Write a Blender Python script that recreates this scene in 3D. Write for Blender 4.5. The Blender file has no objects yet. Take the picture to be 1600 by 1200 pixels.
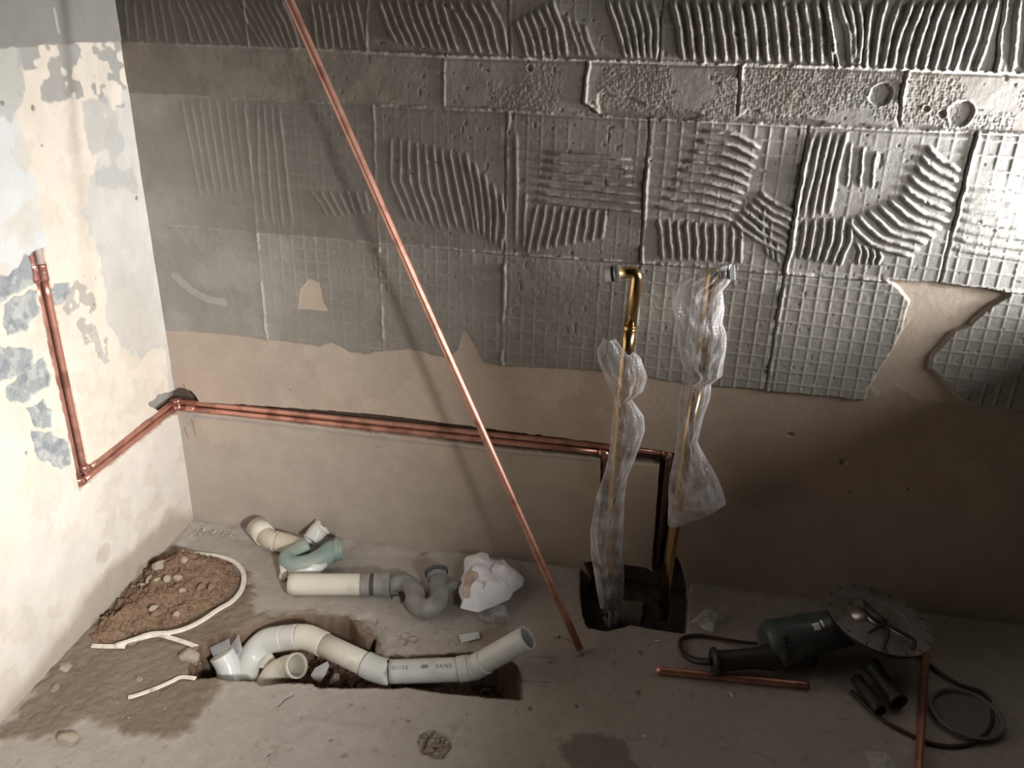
import bpy, bmesh, math, random
import numpy as np
from mathutils import Vector, Matrix
random.seed(7)
scene = bpy.context.scene
COL = scene.collection
# ------------------------------------------------------------------ camera
YAW, PITCH, ROLL, FPX = -0.168488, 0.422862, 0.026235, 1330.43
CAM = np.array([1.193405, -1.815554, 1.339044])
def cam_axes():
    cy, sy, cp, sp = math.cos(YAW), math.sin(YAW), math.cos(PITCH), math.sin(PITCH)
    f = np.array([sy*cp, cy*cp, -sp]); r = np.array([cy, -sy, 0.0]); u = np.cross(r, f)
    c, s = math.cos(ROLL), math.sin(ROLL)
    return c*r+s*u, -s*r+c*u, f
R_, U_, F_ = cam_axes()
cd = bpy.data.cameras.new('camera'); cam = bpy.data.objects.new('camera', cd); COL.objects.link(cam)
cd.sensor_width = 36.0; cd.lens = FPX/1600*36.0; cd.clip_start = 0.02
cam.matrix_world = Matrix([[R_[0], U_[0], -F_[0], CAM[0]], [R_[1], U_[1], -F_[1], CAM[1]], [R_[2], U_[2], -F_[2], CAM[2]], [0, 0, 0, 1]])
scene.camera = cam
# ------------------------------------------------------------------ light
scene.view_settings.view_transform = 'Standard'
scene.view_settings.look = 'None'
scene.view_settings.gamma = 1.0
scene.view_settings.exposure = 0.0
scene.view_settings.use_curve_mapping = False
world = bpy.data.worlds.new('world'); scene.world = world; world.use_nodes = True
bg = world.node_tree.nodes['Background']; bg.inputs[0].default_value = (0.95, 0.80, 0.72, 1); bg.inputs[1].default_value = 0.001
def area(name, loc, target, sx, sy, power, col, spread=180):
    l = bpy.data.lights.new(name, 'AREA'); l.shape = 'RECTANGLE'; l.size = sx; l.size_y = sy; l.energy = power; l.color = col
    l.spread = math.radians(spread)
    o = bpy.data.objects.new(name, l); COL.objects.link(o); o.location = loc
    o.rotation_euler = (Vector(target)-Vector(loc)).to_track_quat('-Z', 'Y').to_euler(); return o
area('window_daylight', (3.05, -0.60, 1.20), (0.2, -0.40, 0.98), 1.10, 0.50, 20, (1.0, 0.965, 0.92), 100)
area('window_daylight', (2.38, -0.095, 0.95), (1.90, 0.16, 1.17), 0.10, 0.17, 20, (0.98, 0.99, 1.0), 90)  # extra lamp added by the opening for the hot spot on the back wall
area('doorway_daylight', (2.10, -2.35, 1.42), (-0.13, -0.42, 0.36), 0.20, 0.22, 6.0, (1.0, 0.975, 0.94), 41)

def ray(x, y):
    d = F_*FPX+R_*(x-800)-U_*(y-600); return d/np.linalg.norm(d)
def W(x, y, Y=0.0):
    d = ray(x, y); return CAM+d*((Y-CAM[1])/d[1])
def G(x, y, z=0.0):
    d = ray(x, y); return CAM+d*((z-CAM[2])/d[2])
def L(x, y, X=0.0):
    d = ray(x, y); return CAM+d*((X-CAM[0])/d[0])

# ------------------------------------------------------------------ materials
def mat(name, col, rough=0.6, metal=0.0, noise=0.0, nscale=20, bump=0.0, bscale=60, dark=None, vcol=False, bscale2=None, bump2=0.0, spec=0.5, dirt=None, dirt_scale=9, dirt_lo=.5, dirt_hi=.62):
    m = bpy.data.materials.new(name); m.use_nodes = True; nt = m.node_tree; n = nt.nodes; k = nt.links.new
    b = n['Principled BSDF']; b.inputs['Roughness'].default_value = rough; b.inputs['Metallic'].default_value = metal
    b.inputs['Specular IOR Level'].default_value = spec
    tc = n.new('ShaderNodeTexCoord'); co = tc.outputs['Object']
    if vcol:
        a = n.new('ShaderNodeVertexColor'); a.layer_name = 'tint'; base = a.outputs['Color']
    else:
        a = n.new('ShaderNodeRGB'); a.outputs[0].default_value = (*col, 1); base = a.outputs[0]
    if dirt:
        t = n.new('ShaderNodeTexNoise'); t.inputs['Scale'].default_value = dirt_scale; t.inputs['Detail'].default_value = 6; k(co, t.inputs['Vector'])
        r = n.new('ShaderNodeMapRange'); r.inputs[1].default_value = dirt_lo; r.inputs[2].default_value = dirt_hi; k(t.outputs['Fac'], r.inputs[0])
        mx = n.new('ShaderNodeMix'); mx.data_type = 'RGBA'; k(r.outputs[0], mx.inputs[0]); k(base, mx.inputs[6]); mx.inputs[7].default_value = (*dirt, 1); base = mx.outputs[2]
    if noise:
        t = n.new('ShaderNodeTexNoise'); t.inputs['Scale'].default_value = nscale; t.inputs['Detail'].default_value = 8; t.inputs['Roughness'].default_value = .65; k(co, t.inputs['Vector'])
        r = n.new('ShaderNodeMapRange'); r.inputs[1].default_value = .25; r.inputs[2].default_value = .75; r.inputs[3].default_value = 1-noise; r.inputs[4].default_value = 1+noise; k(t.outputs['Fac'], r.inputs[0])
        mx = n.new('ShaderNodeVectorMath'); mx.operation = 'SCALE'; k(base, mx.inputs[0]); k(r.outputs[0], mx.inputs['Scale']); base = mx.outputs[0]
    k(base, b.inputs['Base Color'])
    if bump:
        t = n.new('ShaderNodeTexNoise'); t.inputs['Scale'].default_value = bscale; t.inputs['Detail'].default_value = 6; t.inputs['Roughness'].default_value = .6; k(co, t.inputs['Vector'])
        bp = n.new('ShaderNodeBump'); bp.inputs['Strength'].default_value = 1; bp.inputs['Distance'].default_value = bump; k(t.outputs['Fac'], bp.inputs['Height']); k(bp.outputs[0], b.inputs['Normal'])
    return m
M = {}
M['wall'] = mat('wall_plaster', (0, 0, 0), .92, noise=.10, nscale=14, bump=.0008, bscale=90, vcol=True, spec=.15)
M['floor'] = mat('concrete', (0, 0, 0), .9, noise=.10, nscale=40, bump=.0014, bscale=110, vcol=True, spec=.15)
M['copper'] = mat('copper', (.66, .34, .26), .36, metal=.7, noise=.15, nscale=30, dirt=(.42, .20, .15), dirt_scale=16)
M['copper_dark'] = mat('chase_shaded_copper', (.10, .05, .04), .6, metal=.2, noise=.2, nscale=30)  # shade inside the chase put into the copper colour of the drops
M['copper_dull'] = mat('copper_dull', (.40, .19, .14), .5, metal=.45, noise=.2, nscale=30, dirt=(.30, .16, .12), dirt_scale=25)
M['grey_copper'] = mat('plastered_copper', (.42, .35, .31), .7, metal=.1, noise=.25, nscale=60)
M['solder'] = mat('soldered_copper', (.48, .22, .18), .32, metal=.7, noise=.35, nscale=90, dirt=(.75, .66, .6), dirt_scale=70, dirt_lo=.58, dirt_hi=.66)
M['brass'] = mat('gold_brass', (.76, .53, .25), .2, metal=1.0)
M['chrome'] = mat('zinc_nut', (.62, .62, .60), .3, metal=.8)
M['seal'] = mat('white_seal', (.62, .66, .66), .5)
M['black'] = mat('black_rubber', (.025, .022, .02), .6)
M['pvc'] = mat('white_pvc', (.66, .67, .64), .33, noise=.05, nscale=25, dirt=(.50, .46, .40), dirt_scale=7, dirt_lo=.52, dirt_hi=.72)
M['pvc_dirty'] = mat('cement_dusted_pvc', (.62, .56, .46), .6, noise=.1, nscale=30, dirt=(.42, .36, .28), dirt_scale=12, dirt_lo=.48, dirt_hi=.7)
M['pvc_cream'] = mat('cream_pvc', (.70, .66, .57), .42, noise=.06, nscale=25, dirt=(.50, .44, .35), dirt_scale=14, dirt_lo=.55, dirt_hi=.75)
M['green'] = mat('green_dusty_plastic', (.24, .33, .30), .55, noise=.14, nscale=26, dirt=(.36, .36, .30), dirt_scale=14, dirt_lo=.5, dirt_hi=.75)
M['greytrap'] = mat('grey_dusty_plastic', (.21, .21, .20), .62, noise=.2, nscale=40, dirt=(.34, .31, .27), dirt_scale=18, dirt_lo=.48, dirt_hi=.72)
M['darkrubber'] = mat('dark_seal', (.07, .07, .07), .6)
M['ink'] = mat('blue_grey_ink', (.12, .15, .19), .6)
M['bag'] = mat('white_bag_plastic', (.88, .88, .93), .45, noise=.05, nscale=30, bump=.002, bscale=40)
M['bag_in'] = mat('bag_inside', (.55, .44, .37), .6, noise=.15, nscale=40)
M['strip'] = mat('white_strip', (.74, .68, .60), .55, noise=.15, nscale=70, dirt=(.45, .36, .28), dirt_scale=40, dirt_lo=.6, dirt_hi=.75)
M['stone'] = mat('pale_stone', (.62, .52, .42), .9, noise=.15, nscale=60, bump=.002, bscale=120)
M['stone2'] = mat('brown_stone', (.40, .27, .18), .95, noise=.2, nscale=60, bump=.002, bscale=120)
M['stone3'] = mat('grey_stone', (.45, .41, .36), .95, noise=.2, nscale=60, bump=.002, bscale=120)
M['soil'] = mat('soil', (.32, .215, .145), .98, noise=.4, nscale=120, bump=.010, bscale=190, spec=.1)
M['teal'] = mat('teal_machine_paint', (.060, .085, .085), .38, noise=.15, nscale=30, dirt=(.20, .165, .15), dirt_scale=14, dirt_lo=.45, dirt_hi=.62)
M['disc'] = mat('steel_disc', (.30, .28, .26), .55, metal=.3, noise=.12, nscale=18, dirt=(.22, .19, .17), dirt_scale=10)
M['steel'] = mat('worn_steel', (.5, .47, .44), .3, metal=.85, noise=.15, nscale=30)
M['label'] = mat('silver_label', (.72, .70, .66), .3, metal=.2)
M['blackplastic'] = mat('black_plastic', (.035, .033, .032), .45)
M['cord'] = mat('brown_black_cord', (.05, .028, .022), .5)
M['hose'] = mat('grey_tube', (.16, .15, .14), .5)
def film(name, col, alpha, rough=.18, bumps=False, scale=150):
    m = bpy.data.materials.new(name); m.use_nodes = True; nt = m.node_tree; n = nt.nodes; k = nt.links.new
    n.clear(); out = n.new('ShaderNodeOutputMaterial'); mix = n.new('ShaderNodeMixShader'); tr = n.new('ShaderNodeBsdfTransparent')
    b = n.new('ShaderNodeBsdfPrincipled'); b.inputs['Base Color'].default_value = (*col, 1); b.inputs['Roughness'].default_value = rough
    tr.inputs[0].default_value = (.97, .97, .97, 1)
    tc = n.new('ShaderNodeTexCoord'); t = n.new('ShaderNodeTexNoise'); t.inputs['Scale'].default_value = 22; t.inputs['Detail'].default_value = 5; k(tc.outputs['Object'], t.inputs['Vector'])
    lw = n.new('ShaderNodeLayerWeight'); lw.inputs[0].default_value = .35
    r = n.new('ShaderNodeMapRange'); r.inputs[1].default_value = .4; r.inputs[2].default_value = .68; r.inputs[3].default_value = alpha*.45; r.inputs[4].default_value = min(1, alpha*1.9); k(t.outputs['Fac'], r.inputs[0])
    ad = n.new('ShaderNodeMath'); ad.operation = 'ADD'; ad.use_clamp = True
    ml = n.new('ShaderNodeMath'); ml.operation = 'MULTIPLY'; ml.inputs[1].default_value = .55; k(lw.outputs['Facing'], ml.inputs[0]); k(ml.outputs[0], ad.inputs[0]); k(r.outputs[0], ad.inputs[1])
    k(ad.outputs[0], mix.inputs[0]); k(tr.outputs[0], mix.inputs[1]); k(b.outputs[0], mix.inputs[2]); k(mix.outputs[0], out.inputs[0])
    bp = n.new('ShaderNodeBump'); bp.inputs['Distance'].default_value = .0015 if bumps else .005
    if bumps:
        v = n.new('ShaderNodeTexVoronoi'); v.inputs['Scale'].default_value = scale; v.inputs['Randomness'].default_value = .25; k(tc.outputs['Object'], v.inputs['Vector']); k(v.outputs['Distance'], bp.inputs['Height']); bp.invert = True
    else:
        t2 = n.new('ShaderNodeTexNoise'); t2.inputs['Scale'].default_value = 45; k(tc.outputs['Object'], t2.inputs['Vector']); k(t2.outputs['Fac'], bp.inputs['Height'])
    k(bp.outputs[0], b.inputs['Normal'])
    return m
M['wrap'] = film('bubble_film', (.84, .84, .88), .27, .16, True, 140)
M['wrap_thick'] = film('bubble_film_bunched', (.82, .82, .86), .52, .16, True, 120)
M['clear'] = film('clear_film', (.75, .76, .80), .28, .12)
# ------------------------------------------------------------------ object helpers
def link(name, me, m, parent=None):
    o = bpy.data.objects.new(name, me); COL.objects.link(o)
    if m: me.materials.append(m)
    if parent is not None:
        o.parent = parent; o.matrix_parent_inverse = parent.matrix_world.inverted()
    return o
def tag(o, label=None, cat=None, group=None, kind=None):
    if label: o['label'] = label
    if cat: o['category'] = cat
    if group: o['group'] = group
    if kind: o['kind'] = kind
    return o
def empty(name, loc, label, cat, group=None):
    o = bpy.data.objects.new(name, None); COL.objects.link(o); o.location = loc; o.empty_display_size = .03
    o.matrix_world = Matrix.Translation(Vector(loc))
    return tag(o, label, cat, group)
def mesh_from(verts, faces, smooth=True, name='m'):
    me = bpy.data.meshes.new(name); me.from_pydata([tuple(map(float, v)) for v in verts], [], faces); me.update()
    if smooth: me.polygons.foreach_set('use_smooth', [True]*len(me.polygons))
    return me
def smooth_path(pts, step=.006, corner=False):
    P = [np.array(p, float) for p in pts]
    if len(P) < 3: return np.array(P)
    out = []
    for i in range(len(P)-1):
        p0 = P[i-1] if i > 0 else 2*P[0]-P[1]; p1 = P[i]; p2 = P[i+1]; p3 = P[i+2] if i+2 < len(P) else 2*P[-1]-P[-2]
        n = max(2, int(np.linalg.norm(p2-p1)/step))
        for j in range(n):
            t = j/n
            out.append(.5*((2*p1)+(-p0+p2)*t+(2*p0-5*p1+4*p2-p3)*t*t+(-p0+3*p1-3*p2+p3)*t**3))
    out.append(P[-1]); return np.array(out)
def fillet(pts, rad, n=8):
    P = [np.array(p, float) for p in pts]; out = [P[0]]
    for i in range(1, len(P)-1):
        a = P[i-1]-P[i]; b = P[i+1]-P[i]; la, lb = np.linalg.norm(a), np.linalg.norm(b); r = min(rad, la*.48, lb*.48)
        A = P[i]+a/la*r; B = P[i]+b/lb*r
        for j in range(n+1):
            t = j/n; out.append((1-t)**2*A+2*t*(1-t)*P[i]+t*t*B)
    out.append(P[-1]); return np.array(out)
def sweep(path, radii, segs=20, wall=None, cap=True, squash=None):
    """tube mesh data along path; radii scalar or list; wall = thickness -> open hollow ends"""
    P = np.array(path, float); n = len(P)
    r = np.full(n, radii, float) if np.isscalar(radii) else np.array(radii, float)
    T = np.gradient(P, axis=0); T /= np.linalg.norm(T, axis=1)[:, None]+1e-12
    a = np.array([0, 0, 1.]) if abs(T[0][2]) < .9 else np.array([1., 0, 0])
    N = np.cross(T[0], a); N /= np.linalg.norm(N); frames = []
    for i in range(n):
        N = N-T[i]*np.dot(N, T[i]); N /= np.linalg.norm(N); frames.append((N, np.cross(T[i], N)))
    V = []; Fc = []
    def rings(rr, off):
        for i in range(n):
            Nn, B = frames[i]
            for s in range(segs):
                t = 2*math.pi*s/segs; q = P[i]+rr[i]*(math.cos(t)*Nn+math.sin(t)*B)
                if squash is not None: q = P[i]+(q-P[i])*np.array(squash)
                V.append(q)
    rings(r, 0)
    for i in range(n-1):
        for s in range(segs):
            s2 = (s+1) % segs; Fc.append((i*segs+s, i*segs+s2, (i+1)*segs+s2, (i+1)*segs+s))
    if wall:
        o = len(V); rings(r-wall, 0)
        for i in range(n-1):
            for s in range(segs):
                s2 = (s+1) % segs; Fc.append((o+i*segs+s, o+(i+1)*segs+s, o+(i+1)*segs+s2, o+i*segs+s2))
        for e in (0, n-1):
            for s in range(segs):
                s2 = (s+1) % segs
                q = (e*segs+s, o+e*segs+s, o+e*segs+s2, e*segs+s2)
                Fc.append(q if e == 0 else q[::-1])
    elif cap:
        Fc.append(tuple(range(segs))[::-1]); Fc.append(tuple((n-1)*segs+s for s in range(segs)))
    return V, Fc
def tube(name, path, radii, m, parent=None, segs=20, wall=None, squash=None):
    V, Fc = sweep(path, radii, segs, wall, True, squash)
    me = mesh_from(V, Fc, name=name)
    # flat caps
    for p in me.polygons:
        if len(p.vertices) > 4: p.use_smooth = False
    return link(name, me, m, parent)
def join_data(*parts):
    V = []; Fc = []
    for v, f in parts:
        o = len(V); V += list(v); Fc += [tuple(i+o for i in q) for q in f]
    return V, Fc
def ball_mesh(rx, ry, rz, sub=3, rnd=0.0, cuts=0, seed=0):
    rg = random.Random(seed); bm = bmesh.new(); bmesh.ops.create_icosphere(bm, subdivisions=sub, radius=1)
    planes = [(Vector((rg.gauss(0, 1), rg.gauss(0, 1), rg.gauss(0, 1))).normalized(), rg.uniform(.5, .85)) for _ in range(cuts)]
    for v in bm.verts:
        c = v.co.copy()
        for nrm, d in planes:
            e = c.dot(nrm)-d
            if e > 0: c -= nrm*e
        v.co = Vector((c.x*rx, c.y*ry, c.z*rz))*(1+rg.uniform(-rnd, rnd))
    me = bpy.data.meshes.new('m'); bm.to_mesh(me); bm.free(); return me
def axis_lathe(p0, axis, prof, segs=40):
    """prof: list of (distance along axis, radius)"""
    ax = np.array(axis, float); ax /= np.linalg.norm(ax)
    a = np.array([0, 0, 1.]) if abs(ax[2]) < .9 else np.array([1., 0, 0]); N = np.cross(ax, a); N /= np.linalg.norm(N); B = np.cross(ax, N)
    V = []; Fc = []
    for d, r in prof:
        for s in range(segs):
            t = 2*math.pi*s/segs; V.append(np.array(p0)+ax*d+r*(math.cos(t)*N+math.sin(t)*B))
    for i in range(len(prof)-1):
        for s in range(segs):
            s2 = (s+1) % segs; Fc.append((i*segs+s, i*segs+s2, (i+1)*segs+s2, (i+1)*segs+s))
    Fc.append(tuple(range(segs))[::-1]); Fc.append(tuple((len(prof)-1)*segs+s for s in range(segs)))
    return V, Fc
def lathe(name, p0, axis, prof, m, parent=None, segs=40, flat=False):
    V, Fc = axis_lathe(p0, axis, prof, segs); me = mesh_from(V, Fc, smooth=not flat, name=name)
    o = link(name, me, m, parent)
    if not flat:
        md = o.modifiers.new('edges', 'EDGE_SPLIT'); md.split_angle = math.radians(35)
    return o
# ------------------------------------------------------------------ height fields
LAT = {}
def lattice(k):
    if k not in LAT: LAT[k] = np.random.RandomState(k).rand(256, 256)
    return LAT[k]
def vnoise(x, y, scale, seed=0, octaves=4, rough=.5):
    out = np.zeros(np.broadcast(x, y).shape); amp = 1; tot = 0
    for o in range(octaves):
        lat = lattice(seed*17+o*101+3)
        X = x*scale*2**o+37.3*o+seed; Y = y*scale*2**o+11.7*o
        xi = np.floor(X).astype(int); yi = np.floor(Y).astype(int); fx = X-xi; fy = Y-yi
        fx = fx*fx*(3-2*fx); fy = fy*fy*(3-2*fy)
        a = lat[xi % 256, yi % 256]; b = lat[(xi+1) % 256, yi % 256]; c = lat[xi % 256, (yi+1) % 256]; d = lat[(xi+1) % 256, (yi+1) % 256]
        out += amp*((a*(1-fx)+b*fx)*(1-fy)+(c*(1-fx)+d*fx)*fy); tot += amp; amp *= rough
    return out/tot
def sdist(x, y, poly):
    """signed distance, positive inside"""
    P = np.array(poly, float); d2 = np.full(x.shape, 1e9); ins = np.zeros(x.shape, bool); n = len(P)
    for i in range(n):
        ax, ay = P[i]; bx, by = P[(i+1) % n]; ex, ey = bx-ax, by-ay; L2 = ex*ex+ey*ey+1e-12
        t = np.clip(((x-ax)*ex+(y-ay)*ey)/L2, 0, 1); dx = x-ax-t*ex; dy = y-ay-t*ey; d2 = np.minimum(d2, dx*dx+dy*dy)
        c = ((ay > y) != (by > y)) & (x < (bx-ax)*(y-ay)/(by-ay+1e-12)+ax); ins ^= c
    d = np.sqrt(d2); return np.where(ins, d, -d)
def ldist(x, y, pts):
    P = np.array(pts, float); d2 = np.full(x.shape, 1e9)
    for i in range(len(P)-1):
        ax, ay = P[i]; bx, by = P[i+1]; ex, ey = bx-ax, by-ay; L2 = ex*ex+ey*ey+1e-12
        t = np.clip(((x-ax)*ex+(y-ay)*ey)/L2, 0, 1); dx = x-ax-t*ex; dy = y-ay-t*ey; d2 = np.minimum(d2, dx*dx+dy*dy)
    return np.sqrt(d2)
def sstep(a, b, x):
    t = np.clip((x-a)/(b-a), 0, 1); return t*t*(3-2*t)
class Field:
    def __init__(s, us, vs, proj):
        s.us, s.vs = us, vs; s.U, s.V = np.meshgrid(us, vs, indexing='ij'); s.H = np.zeros(s.U.shape); s.C = np.zeros(s.U.shape+(3,)); s.proj = proj
        s.wu = (vnoise(s.U, s.V, 45, 5, 3)-.5); s.wv = (vnoise(s.U, s.V, 45, 9, 3)-.5)
    def px(s, pts): return [s.proj(*p) for p in pts]
    def poly(s, pts, warp=.01, soft=.0015, world=False, grow=0.0):
        q = pts if world else s.px(pts)
        return sstep(-soft, soft, sdist(s.U+s.wu*warp, s.V+s.wv*warp, q)+grow)
    def line(s, pts, w, warp=.006, soft=.001, world=False):
        q = pts if world else s.px(pts)
        return 1-sstep(w-soft, w+soft, ldist(s.U+s.wu*warp, s.V+s.wv*warp, q))
    def col(s, mask, c):
        c = np.array(c); s.C[...] = s.C*(1-mask[..., None])+c*mask[..., None]
    def stamp(s, strokes, step=.001):
        """strokes: list of (polyline world, width, height)"""
        out = np.zeros(s.U.shape); du = s.us[1]-s.us[0]; dv = s.vs[1]-s.vs[0]
        for P, w, h, sd in strokes:
            P = smooth_path(P, .0015) if len(P) > 2 else np.array([P[0]+(P[1]-P[0])*t for t in np.linspace(0, 1, 60)])
            n = len(P); t = np.linspace(0, 1, n)
            rg = np.random.RandomState(sd); wob = np.interp(t, np.linspace(0, 1, 14), rg.randn(14))*.00022; hv = np.interp(t, np.linspace(0, 1, 12), .75+.4*rg.rand(12))
            end = np.clip(np.minimum(t, 1-t)*9, 0, 1)**.6; hh = h*hv*end
            P = P+wob[:, None]
            k = int(w/du)+2; oi, oj = np.meshgrid(np.arange(-k, k+1), np.arange(-k, k+1), indexing='ij')
            ci = ((P[:, 0]-s.us[0])/du).round().astype(int); cj = ((P[:, 1]-s.vs[0])/dv).round().astype(int)
            I = ci[:, None]+oi.ravel(); J = cj[:, None]+oj.ravel(); ok = (I >= 0) & (I < s.U.shape[0]) & (J >= 0) & (J < s.nf)
            Ic = np.clip(I, 0, s.U.shape[0]-1); Jc = np.clip(J, 0, s.U.shape[1]-1)
            d2 = (s.us[Ic]-P[:, :1])**2+(s.vs[Jc]-P[:, 1:2])**2
            val = hh[:, None]*np.clip(1.5*(1-d2/(w*w)), 0, 1); val[~ok] = 0
            np.maximum.at(out, (Ic, Jc), val)
        return out
    def fan(s, A, B, n, w, h, jit=.0006, seed=0, frac=None):
        """n ridges between guide strokes A and B (pixels)"""
        m = max(len(A), len(B)); rg = np.random.RandomState(seed+int(A[0][0]))
        def res(P):
            P = np.array([s.proj(*p) for p in P], float); d = np.r_[0, np.cumsum(np.linalg.norm(np.diff(P, axis=0), axis=1))]; d /= d[-1]
            t = np.linspace(0, 1, 5); return np.c_[np.interp(t, d, P[:, 0]), np.interp(t, d, P[:, 1])]
        a, b = res(A), res(B); out = []
        for i in range(n):
            t = i/max(1, n-1); P = a*(1-t)+b*t+rg.randn(5, 2)*jit
            e0, e1 = rg.uniform(0, .10), rg.uniform(0, .10)
            P[0] = P[0]*(1-e0)+P[1]*e0; P[-1] = P[-1]*(1-e1)+P[-2]*e1
            out.append((P, w, h, rg.randint(1e6)))
        return out
    def build(s, name, to3, m, kind='structure'):
        nu, nv = s.U.shape; X = to3(s.U.ravel(), s.V.ravel(), s.H.ravel()).astype(np.float32)
        me = bpy.data.meshes.new(name); me.vertices.add(nu*nv); me.vertices.foreach_set('co', X.ravel())
        i, j = np.meshgrid(np.arange(nu-1), np.arange(nv-1), indexing='ij'); i = i.ravel(); j = j.ravel()
        q = np.stack([i*nv+j, (i+1)*nv+j, (i+1)*nv+j+1, i*nv+j+1], 1)
        if s.flip: q = q[:, ::-1]
        me.loops.add(q.size); me.loops.foreach_set('vertex_index', q.ravel().astype(np.int32))
        me.polygons.add(len(q)); me.polygons.foreach_set('loop_start', (np.arange(len(q))*4).astype(np.int32)); me.polygons.foreach_set('loop_total', np.full(len(q), 4, np.int32))
        me.polygons.foreach_set('use_smooth', np.ones(len(q), bool)); me.update(calc_edges=True)
        at = me.color_attributes.new('tint', 'FLOAT_COLOR', 'POINT'); c = np.ones((nu*nv, 4), np.float32); c[:, :3] = s.C.reshape(-1, 3); at.data.foreach_set('color', c.ravel())
        o = link(name, me, m); o['kind'] = kind; return o
ADH = (.28, .262, .235); ADH2 = (.37, .35, .32); PLA = (.45, .36, .292); GREYPL = (.42, .40, .37)
# ---- back wall: u = x, v = z, height towards the room (-y)
us = np.arange(-.12, 2.23, .0021); vf = np.arange(-.18, 1.44, .0021); vs = np.r_[vf, np.arange(1.46, 2.46, .04)]
B = Field(us, vs, lambda x, y: W(x, y)[[0, 2]]); B.nf = len(vf); B.flip = False
U, V = B.U, B.V
B.C[...] = PLA
n1 = vnoise(U, V, 5, 1); n2 = vnoise(U, V, 18, 2); n3 = vnoise(U, V, 90, 3, 3)
B.H += (n1-.5)*.004+(n2-.5)*.0008+(n3-.5)*.0003
B.col(sstep(.50, .62, vnoise(U, V, 4, 21))*.45, (.40, .34, .29))
B.col(sstep(.55, .62, vnoise(U, V, 9, 22))*.35, (.52, .44, .36))
B.col((1-sstep(.16, .34, V+(n1-.5)*.2))*.55, (.40, .36, .32))      # cement dust low on the wall
BIG = [(150, -120), (1800, -120), (1800, 640), (1600, 640), (1560, 637), (1530, 632), (1500, 620), (1480, 600), (1470, 590), (1452, 575), (1455, 555), (1470, 540), (1490, 515), (1515, 505), (1530, 490), (1548, 475), (1577, 458), (1560, 452), (1470, 441), (1385, 436), (1400, 446), (1420, 468), (1412, 490), (1408, 515), (1398, 535), (1375, 575), (1355, 605), (1350, 625), (1300, 619), (1200, 609), (1120, 603), (1060, 597), (1020, 590), (960, 581), (900, 577), (850, 573), (790, 572), (755, 566), (745, 545), (728, 512), (718, 545), (700, 560), (680, 555), (640, 545), (600, 549), (570, 553), (545, 548), (520, 535), (500, 540), (450, 533), (415, 530), (350, 522), (300, 518), (235, 514), (200, 400)]
HOLE = [(470, 452), (485, 435), (500, 440), (506, 470), (515, 486), (467, 482)]
adh = B.poly(BIG, .006, .0016)*(1-B.poly(HOLE, .004, .001))
def rowz(pts, x):  # z of a row line at x
    P = np.array([B.proj(*p) for p in pts]); return np.interp(x, P[:, 0], P[:, 1])
r0 = [(200, 66), (500, 77), (690, 87), (1030, 97), (1300, 104), (1590, 114), (1900, 124)]
r1 = [(210, 145), (560, 162), (800, 173), (1000, 184), (1260, 195), (1590, 208), (1900, 221)]
r2 = [(235, 350), (500, 372), (785, 395), (1000, 409), (1350, 434), (1580, 452), (1900, 476)]
z0, z1, z2 = rowz(r0, U), rowz(r1, U), rowz(r2, U)
wz = V+B.wv*.003
row0 = (wz > z0); row1 = (wz <= z0) & (wz > z1); row2 = (wz <= z1) & (wz > z2); row3 = wz <= z2
thick = .0012+.0035*sstep(.3, 1.5, U)+.004*sstep(1.35, 1.5, U)*row3+.003*sstep(1.75, 1.9, U)*row3
thick = thick+row0*(.0012+.001*sstep(.8, 1.4, U))-row1*.0008*sstep(.6, .9, U)
sm = (n1-.5)*.001
B.H += adh*(thick+sm)
ac = np.array(ADH)[None, None]*(1-.0*U[..., None])
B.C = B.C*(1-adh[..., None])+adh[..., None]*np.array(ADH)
B.col(adh*sstep(.5, .66, vnoise(U, V, 7, 31))*.5, ADH2)
B.col(adh*row0*(1-sstep(.5, 1.6, U))*.85, (.155, .132, .115)); B.col(adh*row1*(1-sstep(.6, 1.5, U))*.7, (.20, .175, .15)); B.col(adh*row2*(1-sstep(.9, 1.5, U))*sstep(.08, .4, U)*.85, (.185, .163, .145))  # row2: dimmer light left of centre put into the adhesive colour
B.col(adh*row3*(1-sstep(.9, 1.4, U))*sstep(.25, .5, U)*.6, (.215, .195, .175))  # row3: weaker light across the middle painted as darker adhesive
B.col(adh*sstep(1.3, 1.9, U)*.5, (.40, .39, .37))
B.col(adh*row1*sstep(.45, .6, vnoise(U, V, 24, 33))*.35, (.34, .30, .26))
B.col(adh*row1*(1-sstep(.35, .5, vnoise(U, V, 10, 34)))*.35, (.24, .20, .175))
# trowel ridges
st = []
f = B.fan
S = .0045
st += f([(196, 0), (200, 62)], [(262, 0), (276, 66)], 6, S, .0010); st += f([(276, 0), (290, 30), (300, 66)], [(350, 0), (372, 40), (390, 72)], 7, S, .0016)
st += f([(366, 0), (392, 40), (412, 72)], [(440, 0), (458, 40), (468, 74)], 7, S, .0018); st += f([(486, 2), (492, 40), (497, 76)], [(556, 0), (566, 40), (572, 76)], 7, S, .0022)
st += f([(592, 0), (605, 35), (620, 66)], [(690, 0), (702, 40), (716, 82)], 8, S, .0030); st += f([(700, 0), (722, 40), (738, 84)], [(765, 0), (786, 40), (794, 84)], 5, S, .0032)
st += f([(806, 30), (818, 60), (824, 88)], [(862, 0), (880, 45), (886, 88)], 6, S, .0034); st += f([(885, 25), (898, 60), (905, 88)], [(912, 40), (918, 60), (930, 88)], 3, S, .002)
st += f([(950, 0), (968, 50), (978, 90)], [(1018, 0), (1028, 40), (1026, 90)], 6, S, .0038)
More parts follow.
